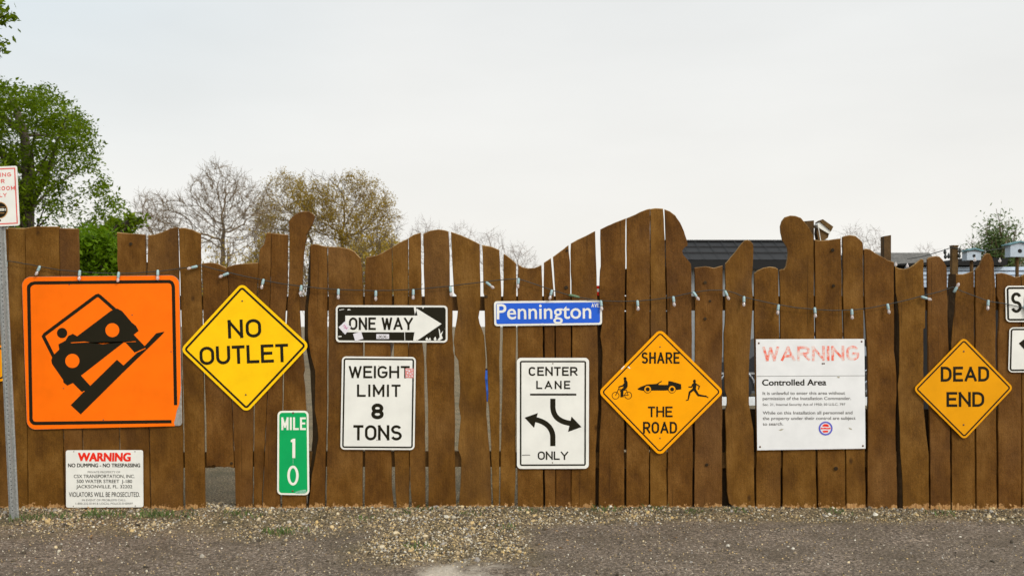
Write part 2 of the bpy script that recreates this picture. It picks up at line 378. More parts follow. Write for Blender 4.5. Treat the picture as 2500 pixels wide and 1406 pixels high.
# weeds and dead leaves
M["weed"] = simple("weed_leaf", (0.085, 0.13, 0.022), 0.6, 0, 0.5, 8)
M["dry"] = simple("dry_leaf", (0.34, 0.19, 0.07), 0.8, 0, 0.45, 9)
mb = MB(); R = random.Random(5)
tufts = [(250,1262,1.0),(360,1262,1.0),(395,1258,1.0),(140,1262,.8),(680,1302,.9),(700,1300,.6),(610,1262,.6),(1035,1247,.6),(1030,1338,.6),(560,1258,.7),(1150,1258,.7),(1480,1248,.9),(1600,1246,.7),(1800,1250,.6),(230,1258,.8),(60,1268,.9),(980,1258,.5),(1300,1252,.5),(900,1270,.5),(1240,1290,.4),(440,1262,.7),(1690,1252,.5),(2050,1252,.5),(2300,1254,.6)]
for px, py, s in tufts:
    c0 = GP(px, py)
    for _ in range(int(40 * s)):
        p0 = c0 + Vector((R.gauss(0, 0.07 * s + .02), R.gauss(0, 0.06), 0)); a = R.uniform(0, 6.28)
        h = R.uniform(0.02, 0.055) * (0.6 + 0.5 * s); l = Vector((math.cos(a), math.sin(a), 0)); w = Vector((-l.y, l.x, 0)) * R.uniform(0.002, 0.0045)
        k = R.uniform(0.2, 1.2) * h
        mb.add([p0 - w, p0 + w, p0 + l * k * .5 + w + Vector((0, 0, h * .7)), p0 + l * k + Vector((0, 0, h)), p0 + l * k * .5 - w + Vector((0, 0, h * .7))], [[0, 1, 2, 3, 4]])
tag(mb.build("weeds", M["weed"]), "small green weeds growing in the gravel by the fence", "weeds", kind="stuff")
mb = MB()
for _ in range(330):
    px = R.choice([R.uniform(0, 2500), R.gauss(1000, 160), R.gauss(1350, 150), R.gauss(300, 150)])
    p0 = GP(px, 1240 + abs(R.gauss(0, 9 if R.random() < .75 else 60))); p0.z = 0.012
    u = Vector((R.gauss(0, 1), R.gauss(0, 1), R.gauss(0, .5))).normalized(); w = u.cross(Vector((R.gauss(0, .5), R.gauss(0, .5), 1))).normalized()
    s = R.uniform(0.008, 0.02)
    mb.add([p0 - u * s, p0 + w * s * .5 + Vector((0, 0, s * .3)), p0 + u * s, p0 - w * s * .5 + Vector((0, 0, s * .3))], [[0, 1, 2], [0, 2, 3]])
tag(mb.build("leaf_litter", M["dry"]), "tan dead leaves and splinters lying against the fence foot", "leaf litter", kind="stuff")

# ------------------------------------------------------------------ fence
fence = empty("fence", (0, 0.01, 0), "long brown stained fence of uneven wavy topped vertical boards", "fence")
# each board: top profile left to right, right edge downwards, left edge downwards (photo pixels on the fence plane)
B = []
def plank(top, right, left, bark=None): B.append((top, right, left, bark))
plank([(-160,560),(-82,563)], [(-78,1250)], [(-155,1250)])
plank([(-80,566),(-40,560),(18,558)], [(22,1250)], [(-76,1250)])
plank([(20,556),(61,557)], [(68,1248)], [(24,1248)])
plank([(62,557),(85,553),(144,553)], [(156.5,1246)], [(70,1248)])
plank([(145,557),(190,558)], [(203,1245)], [(159,1245)])
plank([(193,688),(240,684),(284,690)], [(292.5,1245)], [(205.5,1245)])
plank([(285,567),(320,570),(353,572)], [(355,640),(366,1245)], [(294.5,1245)])
plank([(361,574),(375,573),(395,567),(415,558),(433,554)], [(436,640),(446,1000),(447,1245)], [(360,600),(358,680),(368.5,1245)])
plank([(436,557),(450,556),(470,561),(490,571)], [(490,660),(496,860),(501,1245)], [(438,640),(448.5,1000),(452,1245)])
plank([(492,643),(510,641),(530,643),(545,650),(553,654)], [(558,700),(566,990),(572,1142)], [(494,680),(498.5,900),(503.5,1050),(504,1138)])
plank([(554,652),(573,646),(600,643),(631,641)], [(627,720),(618.5,1000),(616,1240)], [(559,700),(568,990),(573,1142),(576,1245)])
plank([(632,640),(634,608),(645,595),(651,568),(662.5,569)], [(655,900),(638,1245)], [(629,720),(621,1000),(618.5,1245)])
plank([(663.2,569),(703,573)], [(702,690),(696,790),(690,920),(683,1245)], [(656,900),(639.5,1245)])
plank([(705.5,539),(713,529),(723,521),(738,516),(754,516),(764,522),(768,527)],
      [(766,536),(763,547),(754,562),(747,575),(749,581),(745,595),(741,621),(739,659),(738,700),(730,722),(731,756),(736,840),(742,890),(743,903),(740,915),(744,945),(747,1000),(747,1245)],
      [(706,600),(705,690),(699,790),(692.5,920),(688,1245)])
plank([(757,599),(766,595),(780,598),(798.5,602)], [(799,700),(798,760),(797,1000),(792,1245)],
      [(757,690),(751,750),(751,825),(757,865),(768,905),(768,950),(767,1000),(774,1040),(776,1070),(768,1120),(760,1160),(752,1245)],
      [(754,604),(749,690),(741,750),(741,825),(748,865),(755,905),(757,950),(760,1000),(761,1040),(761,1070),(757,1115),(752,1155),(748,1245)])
plank([(800.5,602),(830,603),(851,607),(864,613),(871,621),(880,630)], [(884,660),(886,740),(885.5,840),(886,1000),(884,1245)], [(801,700),(802,760),(801,1000),(796,1245)])
plank([(894,628),(905,626),(920,623),(940,613),(956,604)], [(957,700),(956.5,730),(953,850),(955,1110),(957,1200),(961,1245)], [(891,660),(890,740),(890,860),(891,1100),(890,1245)])
plank([(957.5,603),(975,592),(996,582)], [(997,900),(1000,1170),(996.5,1245)], [(959,700),(962,730),(961,850),(962.5,1110),(965,1200),(969,1245)])
plank([(997.3,581),(1010,573),(1027,568)], [(1029,720),(1031,840),(1035,870),(1037,1000),(1039,1245)], [(998,900),(1001,1170),(1006,1245)])
plank([(1033,571),(1050,563),(1071,560),(1086,562),(1095,565)], [(1098,620),(1098,715),(1104,722),(1105,770),(1104,810),(1106,840),(1106,855),(1109,870),(1109,960),(1111,1040),(1110,1110),(1114,1245)],
      [(1036,720),(1041,840),(1040,880),(1045,1000),(1046,1245)])
plank([(1101,566),(1125,574),(1150,585),(1171,596)], [(1173,720),(1172,750),(1168,775),(1171,790),(1177,805),(1182,820),(1184,850),(1186,880),(1184,925),(1188,970),(1187,1010),(1191,1060),(1195,1100),(1198,1150),(1200,1245)],
      [(1104,640),(1108,715),(1114,721),(1118,755),(1116,775),(1110,810),(1107.5,835),(1110,850),(1110,865),(1119,880),(1123,930),(1123,960),(1120,990),(1125,1020),(1121,1060),(1118,1095),(1126,1120),(1125,1160),(1120,1245)])
plank([(1177,598),(1199,602),(1219,610)], [(1221,660),(1224,715),(1222,780),(1220,850),(1219,900),(1220,960),(1219,1100),(1218.5,1245)],
      [(1179,650),(1180,715),(1182,722),(1183,757),(1184,820),(1187,850),(1189,880),(1190,920),(1192,960),(1191,975),(1194,1000),(1197,1050),(1199,1090),(1204,1245)])
plank([(1229.5,619),(1244,629),(1260,643)], [(1261,690),(1260,800),(1259,1000),(1259,1140),(1256,1245)], [(1229,700),(1227,800),(1226,960),(1222.5,1100),(1220,1245)])
plank([(1265,645),(1275,652),(1290,655),(1305,654),(1322,647)], [(1324,720),(1325,800),(1326,870),(1325.5,1140),(1326.5,1245)], [(1264.5,720),(1264,800),(1263,1000),(1263,1140),(1264,1245)])
plank([(1328,641),(1345,630)], [(1350,690),(1353,735),(1354,870),(1356,1245)], [(1327.5,720),(1329,800),(1330,870),(1329,1140),(1331,1245)])
plank([(1350,627),(1370,612),(1388,598)], [(1389,617),(1392,640),(1394,800),(1395,1000),(1393,1245)], [(1354,690),(1356.5,735),(1357,870),(1357,1245)])
plank([(1394,594),(1410,585),(1430,576),(1453,564)], [(1454,600),(1456,650),(1457,700),(1458,800),(1460,870),(1461,1000),(1454,1100),(1453,1245)], [(1393,617),(1393.5,640),(1397,800),(1397,1000),(1394.5,1245)])
plank([(1466,560),(1484,551),(1505,542),(1528,533)], [(1527,560),(1527,655),(1525.5,720),(1524,850),(1524.5,1245)], [(1467,650),(1465,660),(1464,680),(1463,720),(1469,795),(1465,820),(1470,850),(1471,870),(1468,1000),(1464,1060),(1463,1100),(1461,1245)])
plank([(1529.5,533),(1551,524),(1562,518),(1580,511),(1587,509.5)], [(1587,700),(1586,900),(1584.5,1245)], [(1530,560),(1530,655),(1529,720),(1529,850),(1529,1245)])
plank([(1588,510),(1600,508),(1619,509)], [(1622,560),(1624,590),(1625.5,700),(1627.5,800),(1629,900),(1628,1245)], [(1588.5,700),(1588.5,900),(1587,1245)])
plank([(1623,511),(1636,516),(1649,526),(1661,544),(1670,564),(1678,590),(1679,598)], [(1672,604),(1666,612),(1668,621),(1679,634),(1687,644),(1688,659),(1689,800),(1690,1000),(1692,1080),(1690,1245)],
      [(1625.5,590),(1628,700),(1630,800),(1631,900),(1630,1245)])
plank([(1696,653),(1723,650),(1743,654),(1764,648)], [(1765,720),(1764,850),(1762,900),(1763.5,960),(1763,1245)], [(1697,720),(1697,850),(1696,1000),(1697,1080),(1695.5,1140),(1695,1245)])
plank([(1771,643),(1784,628),(1797,613),(1810,595),(1818,587.5),(1825,585),(1833,589),(1839,596)], [(1840,610),(1839,640),(1836,680),(1836,700),(1838,722),(1837,760),(1835,800),(1833,830),(1830,870),(1829,900),(1829,985),(1833,1010),(1840,1050),(1841,1090),(1842,1200),(1844,1245)],
      [(1771,720),(1770,790),(1767,815),(1767,870),(1768,900),(1769,950),(1775,970),(1775,985),(1770,1005),(1773,1080),(1772,1110),(1775,1200),(1780,1228),(1800,1243)])
plank([(1842,667),(1850,660),(1864,654),(1879,651),(1894,653),(1899.5,657)], [(1901,700),(1903,830),(1907,1100),(1906,1180),(1905,1245)], [(1842,720),(1842,800),(1844,900),(1847,1100),(1846,1245)])
plank([(1904,661),(1907,657),(1915,657),(1920,649),(1923,634),(1924.6,618),(1922.6,603),(1916,593),(1911,585),(1907,567),(1906,552),(1910,539),(1917,530),(1930,526),(1943,527),(1956,532),(1966,544),(1976,557),(1985,575)],
      [(1986,590),(1987,720),(1988,830),(1990,960),(1991,1100),(1994,1245)], [(1905,700),(1906.5,830),(1912,1100),(1911,1245)])
plank([(1990,585),(2002,587),(2022,586),(2035,584),(2052.5,582)], [(2053,590),(2055,660),(2056,760),(2058,830),(2063,1100),(2065,1245)], [(1990,590),(1991,720),(1993,830),(1996.5,1100),(1999,1245)])
plank([(2057,578.5),(2063,576),(2076,574),(2089,576),(2099,584),(2105.6,591),(2107,598)], [(2107,640),(2108,700),(2108.5,760),(2109,830),(2110,1000),(2112,1100),(2114,1245)], [(2058,660),(2059,760),(2060.5,830),(2065,1100),(2066.5,1245)])
plank([(2109,609),(2114.6,607),(2125,609),(2137.6,618),(2153,626),(2168,635),(2183.5,640)], [(2184,720),(2184,860),(2187,880),(2190,920),(2190.5,960),(2188,1000),(2188,1080),(2192,1200),(2192,1245)],
      [(2110,700),(2112,760),(2116,830),(2118,870),(2119,1000),(2118.5,1100),(2118,1245)])
plank([(2186,650),(2194.6,654.6),(2207,656.6),(2220,654),(2230,648),(2241,639),(2249.6,632),(2255,633.6)], [(2256,690),(2258,720),(2260,740),(2259.5,800),(2255,803),(2256,1000),(2262,1060),(2268,1110),(2269,1245)],
      [(2187,715),(2189,722),(2195,770),(2196,800),(2196,860),(2195.5,910),(2192,940),(2194,985),(2197,1040),(2198,1100),(2203,1160),(2205,1245)],
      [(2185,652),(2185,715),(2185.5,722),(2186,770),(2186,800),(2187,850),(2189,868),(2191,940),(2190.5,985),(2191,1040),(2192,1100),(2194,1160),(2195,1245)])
plank([(2264,632),(2267.5,628.5),(2284,625),(2294,626),(2303,635),(2311,649)], [(2313,670),(2314,760),(2316,830),(2318,900),(2321,1100),(2322,1245)], [(2264,700),(2265,760),(2265,830),(2266,900),(2271,1100),(2272,1245)])
plank([(2335,669),(2353,669),(2366,665.6),(2378,661)], [(2379,700),(2379.5,900),(2382.5,1245)], [(2335,700),(2331,760),(2326,800),(2323,840),(2323.5,900),(2325,1245)],
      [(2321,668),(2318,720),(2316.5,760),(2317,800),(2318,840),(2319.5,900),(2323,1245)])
plank([(2381,659),(2391.7,646),(2398,631),(2404,622),(2410,618),(2417,619.5),(2422,627),(2426,640)], [(2427,660),(2430,690),(2431,722),(2431,850),(2432,930),(2434,1245)], [(2380.5,700),(2381,900),(2384,1245)])
plank([(2433,668),(2445,666),(2461,669.5),(2474,674.6),(2481,676.6),(2490,674.6)], [(2492,680),(2493,800),(2494,1245)], [(2433,722),(2439,740),(2439,780),(2435,830),(2436,930),(2437,1245)])
plank([(2495,674),(2515,662),(2540,660)], [(2545,1245)], [(2497,1245)])
plank([(2543,660),(2580,640),(2620,650)], [(2625,1245)], [(2548,1245)])

def densify(pts, step, amp, R):
    o = []
    for a, b in zip(pts[:-1], pts[1:]):
        L = math.hypot(b[0]-a[0], b[1]-a[1]); k = max(1, int(L / step))
        for i in range(k):
            f = i / k; j = amp if i else 0
            o.append((a[0] + (b[0]-a[0]) * f + R.gauss(0, j), a[1] + (b[1]-a[1]) * f + R.gauss(0, j * .5)))
    o.append(pts[-1]); return o
R = random.Random(11)
for k, (top, right, left, bark) in enumerate(B):
    tp = densify(top, 7, 0.25, R)
    rt = densify([top[-1]] + right, 22, 0.35, R)[1:]
    lt = densify([top[0]] + left, 22, 0.35, R)[1:]
    bot = []
    (xa, ya), (xb, yb) = rt[-1], lt[-1]
    nb = max(3, int(abs(xa - xb) / 6))
    for i in range(1, nb):
        f = i / nb; bot.append((xa + (xb - xa) * f, ya + (yb - ya) * f - abs(R.gauss(0, 2.2)) + (4 if min(ya, yb) > 1200 else 0)))
    loop = tp + rt + bot + lt[::-1]
    dy = R.uniform(-0.005, 0.005) + (0.008 if bark else 0); th = R.uniform(0.02, 0.027)
    tw = R.uniform(-0.05, 0.05)
    pts = [(W(x, y).x, W(x, y).z) for x, y in loop]
    kinds = ["t"] * len(tp) + ["r"] * len(rt) + ["b"] * len(bot) + ["l"] * len(lt)
    ch = [(x + {"r": -.0025, "l": .0025}.get(k_, 0), z - (.0055 if k_ == "t" else 0)) for (x, z), k_ in zip(pts, kinds)]
    n = len(pts); mb = MB(); order = range(n)
    v = [(x, 0.0, z) for x, z in ch] + [(x, .0065, z) for x, z in pts] + [(x, th, z) for x, z in pts]
    f = [list(range(n)), list(range(3 * n - 1, 2 * n - 1, -1))]; mi = [0, 0]
    for i in range(n):
        j = (i + 1) % n; cut = 1 if kinds[i] == "t" and kinds[j] == "t" else 0
        f += [[i, i + n, j + n, j], [i + n, i + 2 * n, j + 2 * n, j + n]]; mi += [cut, cut]
    mb.v = v; mb.f = [q_[::-1] for q_ in f]; mb.mi = mi
    cx = sum(a for a, _ in pts) / len(pts)
    mb.v = [(x, y + dy + tw * (x - cx), z) for x, y, z in mb.v]
    pl = mb.build("plank", [M["wood"], M["cut"]], fence)
    if bark:       # waney edge: bark sloping back from the face, its shade put in the dark colour
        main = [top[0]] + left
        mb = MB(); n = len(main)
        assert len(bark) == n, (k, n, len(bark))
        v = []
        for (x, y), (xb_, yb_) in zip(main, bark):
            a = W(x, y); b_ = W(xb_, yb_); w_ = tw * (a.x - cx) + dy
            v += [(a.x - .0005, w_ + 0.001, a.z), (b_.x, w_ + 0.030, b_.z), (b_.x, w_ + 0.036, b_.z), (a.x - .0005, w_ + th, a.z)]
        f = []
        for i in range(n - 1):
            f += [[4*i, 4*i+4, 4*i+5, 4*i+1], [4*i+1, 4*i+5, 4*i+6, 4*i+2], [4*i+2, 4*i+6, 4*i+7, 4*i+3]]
        mb.add(v, f); bk = mb.build("shaded_bark_edge", M["bark"], fence); bk.parent = pl; bk.location = (0, 0, 0)
for x, y, r_ in ((1721, 690, 4.2), (1733, 735, 3.2), (1721, 778, 3.6), (2032, 611, 4.5), (2034, 698, 4), (320, 596, 4.2), (1382, 702, 4.6), (1384, 612, 3), (1725, 1134, 4), (2040, 1143, 5), (1187, 724, 4), (566, 1130, 3.5), (1014, 1016, 2.2), (880, 770, 2.6)):
    mb = MB(); c0 = L_(x, y, 0) if False else W(x, y); k = r_ / 297
    mb.lathe([(k, 0), (k * .8, .0012)], (c0.x, -0.0085, c0.z), (0, -1, 0), 10); mb.build("knot", M["bark"], fence)
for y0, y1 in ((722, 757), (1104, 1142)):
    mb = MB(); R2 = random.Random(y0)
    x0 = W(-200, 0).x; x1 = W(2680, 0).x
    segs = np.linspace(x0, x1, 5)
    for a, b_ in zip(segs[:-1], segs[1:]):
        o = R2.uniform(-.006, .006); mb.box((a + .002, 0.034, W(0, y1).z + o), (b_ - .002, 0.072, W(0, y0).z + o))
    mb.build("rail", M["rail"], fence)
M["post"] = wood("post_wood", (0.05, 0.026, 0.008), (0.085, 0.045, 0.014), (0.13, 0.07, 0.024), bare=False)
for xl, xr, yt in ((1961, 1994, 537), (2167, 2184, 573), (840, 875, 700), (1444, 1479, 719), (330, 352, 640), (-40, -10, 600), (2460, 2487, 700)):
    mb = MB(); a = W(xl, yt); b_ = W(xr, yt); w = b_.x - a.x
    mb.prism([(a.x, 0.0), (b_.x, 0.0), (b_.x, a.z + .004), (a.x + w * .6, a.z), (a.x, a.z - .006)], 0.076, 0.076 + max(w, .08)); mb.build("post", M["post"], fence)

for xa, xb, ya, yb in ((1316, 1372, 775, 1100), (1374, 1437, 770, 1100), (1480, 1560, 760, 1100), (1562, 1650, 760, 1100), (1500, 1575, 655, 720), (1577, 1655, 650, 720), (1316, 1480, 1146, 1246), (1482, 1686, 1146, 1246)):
    mb = MB(); mb.box((W(xa, 0).x, 0.078, W(0, yb).z), (W(xb, 0).x, 0.096, W(0, ya).z)); mb.build("added_backing_board", M["bark"], fence)  # guessed boards, added behind so that these gaps look dark
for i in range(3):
    mb = MB(); ya = 1000 + i * 82; mb.box((W(1690, 0).x, 0.078, W(0, ya + 81.8).z), (W(2640, 0).x, 0.098, W(0, ya).z)); mb.build("added_backing_board", M["bark"], fence)  # more added boards that keep the right-hand gaps dark

# ------------------------------------------------------------------ signs
YB = -0.018      # back of a sign plate
def P2(x, y): v_ = W(x, y); return (v_.x, v_.z)
def rounded(pts, r, n=6):
    """round the corners of a polygon given in photo pixels"""
    o = []; L = len(pts); rs = r if isinstance(r, (list, tuple)) else [r] * L
    for i in range(L):
        p = Vector(pts[i]); a = Vector(pts[i-1]) - p; b = Vector(pts[(i+1) % L]) - p
        ang = a.angle(b); rr = rs[i]
        if rr <= 0: o.append(tuple(p)); continue
        d = rr / math.tan(ang / 2); a.normalize(); b.normalize()
        c = p + (a + b).normalized() * (rr / math.sin(ang / 2))
        s = p + a * d - c; e_ = p + b * d - c
        for k in range(n + 1):
            f = k / n; w = s.lerp(e_, f)
            o.append(tuple(c + w.normalized() * rr))
    return o
def inset(pts, k):
    """offset a convex polygon inwards by k pixels"""
    L = len(pts); A = sum(pts[i][0]*pts[(i+1)%L][1]-pts[(i+1)%L][0]*pts[i][1] for i in range(L)); s = 1 if A > 0 else -1
    ln = []
    for i in range(L):
        p = Vector(pts[i]); q = Vector(pts[(i+1) % L]); d = (q - p).normalized(); nrm = Vector((-d.y, d.x)) * s
        ln.append((p + nrm * k, d))
    o = []
    for i in range(L):
        p, d = ln[i-1]; q, e_ = ln[i]
        den = d.x * e_.y - d.y * e_.x; tt = ((q.x-p.x)*e_.y-(q.y-p.y)*e_.x) / den
        o.append(tuple(p + d * tt))
    return o
class Sign:
    def __init__(s, name, corners, label, cat="sign", group=None, d=0.0):
        bx = sum(c[0] for c in corners) / len(corners); by = max(c[1] for c in corners)
        s.d = d; s.sc = (D0 + d) / D0
        w = s.w(bx, by, 0); s.o = empty(name, w, label, cat, group); s.c = corners; s.front = YB - 0.003
    def w(s, x, y, off):           # point on the sign's plane; d moves the plane towards the lens side of the fence
        v_ = W(x, y, D0 + s.d); return Vector((v_.x, s.d + off, v_.z))
    def plate(s, pts, m_, name="panel"):
        mb = MB(); mb.prism([(s.w(x, y, 0).x, s.w(x, y, 0).z) for x, y in pts], s.d + YB - 0.003, s.d + YB); return mb.build(name, m_, s.o)
    def face(s, polys, m_, name, lay=1):
        for k, pts in enumerate(polys):
            y = YB - 0.003 - 0.0011 * lay - 0.00012 * k
            L = len(pts); A = sum(pts[i][0]*pts[(i+1)%L][1]-pts[(i+1)%L][0]*pts[i][1] for i in range(L))
            if A > 0: pts = pts[::-1]
            o = mesh(name, [s.w(x, yy, y) for x, yy in pts], [list(range(L))], m_, s.o)
        return o
    def ring(s, outer, inner, m_, name="border", lay=1):
        y = YB - 0.003 - 0.0011 * lay; n = len(outer)
        v = [s.w(a, b_, y) for a, b_ in outer] + [s.w(a, b_, y) for a, b_ in inner]
        return mesh(name, v, [[i, (i+1) % n, (i+1) % n + n, i + n] for i in range(n)], m_, s.o)
    def border(s, base, k0, k1, r, m_, lay=1):
        return s.ring(rounded(inset(base, k0), max(r - k0, .5)), rounded(inset(base, k1), max(r - k1, .4)), m_, "border", lay)
    def stroke(s, pts, w, m_, name, lay=1, closed=False):
        return s.face([stroke_poly(pts, w)], m_, name, lay)
    def bolts(s, pts, r=2.1):
        for x, y in pts:
            mb = MB(); c = s.w(x, y, YB - 0.003); k = r / 297
            mb.lathe([(k, 0), (k, 0.002), (k * .6, 0.0035)], c, (0, -1, 0), 8); mb.build("bolt", M["rust"], s.o, True)
    def text(s, string, x0, x1, yb, cap, m_, yb1=None, bold=0.0, lay=1, shear=0.0, up=None):
        """one line of lettering set between x0 and x1 on a baseline, cap pixels tall"""
        if bold and string != "Pennington":
            v, f = glyphs(string, 0.0); k_ = len(v); b2 = v.copy(); v = np.concatenate([v + [dx * bold, dy * bold * .6, dz] for dx, dy, dz in ((-1, -1, 0), (1, 1, .3), (-1, 1, .6), (1, -1, .9))]); f = [[i + n_ * k_ for i in q_] for n_ in range(4) for q_ in f]
        else: v, f = glyphs(string, bold)
        vx0, vx1 = v[:, 0].min(), v[:, 0].max(); yb1 = yb if yb1 is None else yb1
        ux = (v[:, 0] - vx0) / (vx1 - vx0); uy = v[:, 1] / CAP
        sl = (yb1 - yb) / (x1 - x0)
        X_ = x0 + ux * (x1 - x0) + uy * cap * (sl + shear); Y_ = yb + ux * (yb1 - yb) - uy * cap
        y = YB - 0.003 - 0.0011 * lay
        return mesh("lettering", [s.w(a, b_, y - c_ * .0002) for a, b_, c_ in zip(X_, Y_, v[:, 2])], f, m_, s.o)
def stroke_poly(pts, w):
    L = []; Rr = []
    n = len(pts); ws = w if isinstance(w, (list, tuple)) else [w] * n
    for i in range(n):
        p = Vector(pts[i]); a = (p - Vector(pts[i-1])).normalized() if i else None
        b = (Vector(pts[i+1]) - p).normalized() if i < n-1 else None
        if a is None: nrm = Vector((-b.y, b.x)); k = 1
        elif b is None: nrm = Vector((-a.y, a.x)); k = 1
        else:
            nrm = (Vector((-a.y, a.x)) + Vector((-b.y, b.x))).normalized(); k = 1 / max(0.5, nrm.dot(Vector((-a.y, a.x))))
        L.append(tuple(p + nrm * ws[i] / 2 * k)); Rr.append(tuple(p - nrm * ws[i] / 2 * k))
    return L + Rr[::-1]
_gc = {}
def glyphs(string, bold):
    key = (string, bold)
    if key not in _gc:
        cu = bpy.data.curves.new("t", "FONT"); cu.body = string; cu.offset = bold; cu.resolution_u = 4; cu.fill_mode = "FRONT"
        ob = bpy.data.objects.new("t", cu); COL.objects.link(ob)
        dg = bpy.context.evaluated_depsgraph_get(); me = bpy.data.meshes.new_from_object(ob.evaluated_get(dg))
        v = np.array([x.co[:] for x in me.vertices]); f = [list(p_.vertices) for p_ in me.polygons]
        if me.polygons and me.polygons[0].normal.z < 0: f = [q_[::-1] for q_ in f]
        _gc[key] = (v, f); bpy.data.objects.remove(ob); bpy.data.curves.remove(cu); bpy.data.meshes.remove(me)
    return _gc[key]
CAP = 1.0
CAP = float(glyphs("H", 0.0)[0][:, 1].max())
def ell(cx, cy, rx, ry, a0, a1):
    k = max(3, int(abs(a1 - a0) / 14)); return [(cx + rx * math.cos(rad(a0 + (a1-a0)*i/k)), cy + ry * math.sin(rad(a0 + (a1-a0)*i/k))) for i in range(k + 1)]
_O = [ell(.5,.66,.5,.34,0,180) + ell(.5,.34,.5,.34,180,360) + [(1,.66)]]
_C = ell(.5,.66,.5,.34,28,180) + ell(.5,.34,.5,.34,180,332)
_P = [(0,0),(0,1),(.6,1)] + ell(.6,.735,.4,.265,90,-90) + [(0,.47)]
ROAD = {   # road-sign capitals as centre lines: (width, paths); a path ending with None is closed
 "A": (.74, [[(0,0),(.5,1),(1,0)], [(.22,.3),(.78,.3)]]), "B": (.64, [[(0,0),(0,1),(.58,1)] + ell(.58,.765,.4,.235,90,-90) + [(0,.53)], [(.58,.53)] + ell(.58,.265,.42,.265,90,-90) + [(0,0)]]),
 "C": (.63, [_C]), "D": (.64, [[(0,0),(0,1),(.42,1)] + ell(.42,.62,.58,.38,90,0) + ell(.42,.38,.58,.38,0,-90) + [(0,0)]]), "E": (.56, [[(1,1),(0,1),(0,0),(1,0)], [(0,.52),(.86,.52)]]),
 "F": (.56, [[(1,1),(0,1),(0,0)], [(0,.52),(.86,.52)]]), "G": (.65, [ell(.5,.66,.5,.34,28,180) + ell(.5,.34,.5,.34,180,350) + [(1,.46),(.56,.46)]]), "H": (.64, [[(0,0),(0,1)], [(1,0),(1,1)], [(0,.52),(1,.52)]]),
 "I": (.0, [[(0,0),(0,1)]]), "J": (.56, [[(1,1),(1,.34)] + ell(.5,.32,.5,.32,0,-165)]), "K": (.66, [[(0,0),(0,1)], [(.98,1),(0,.36)], [(.36,.6),(1,0)]]), "L": (.54, [[(0,1),(0,0),(1,0)]]),
 "M": (.76, [[(0,0),(0,1),(.5,.22),(1,1),(1,0)]]), "N": (.65, [[(0,0),(0,1),(1,0),(1,1)]]), "O": (.67, _O), "P": (.62, [_P]), "Q": (.67, _O + [[(.6,.3),(1,0)]]),
 "R": (.64, [_P, [(.5,.47),(1,0)]]), "S": (.62, [ell(.5,.755,.47,.245,22,262) + ell(.5,.255,.5,.255,84,-160)]), "T": (.56, [[(0,1),(1,1)], [(.5,1),(.5,0)]]), "U": (.64, [[(0,1),(0,.36)] + ell(.5,.35,.5,.35,180,360) + [(1,1)]]),
 "V": (.70, [[(0,1),(.5,0),(1,1)]]), "W": (.88, [[(0,1),(.25,0),(.5,.92),(.75,0),(1,1)]]), "X": (.68, [[(0,0),(1,1)], [(0,1),(1,0)]]), "Y": (.72, [[(0,1),(.5,.45),(1,1)], [(.5,.45),(.5,0)]]), "Z": (.6, [[(0,1),(1,1),(0,0),(1,0)]]),
 "0": (.60, _O), "1": (.28, [[(0,.78),(1,1),(1,0)]]), "2": (.58, [ell(.5,.71,.5,.29,165,-25) + [(0,0),(1,0)]]), "3": (.58, [ell(.47,.755,.47,.245,155,-90), ell(.5,.255,.5,.255,90,-155)]), "4": (.66, [[(.74,0),(.74,1),(0,.3),(1,.3)]]),
 "5": (.58, [[(.95,1),(.1,1),(.05,.56)] + ell(.48,.32,.52,.32,128,-160)]), "8": (.60, [ell(.5,.75,.46,.25,90,450), ell(.5,.26,.5,.26,90,450)]), "-": (.3, [[(0,.45),(1,.45)]]), ".": (.0, [[(0,-.05),(0,.06)]]), ",": (.05, [[(1,.08),(0,-.16)]]), ":": (.0, [[(0,0),(0,.1)], [(0,.55),(0,.65)]]),
 "&": (.66, [[(1,0),(.2,.72)] + ell(.42,.82,.24,.18,200,-20) + [(.5,.55),(.1,.36)] + ell(.4,.24,.4,.24,150,300) + [(1,.45)]]), " ": (.34, [])}
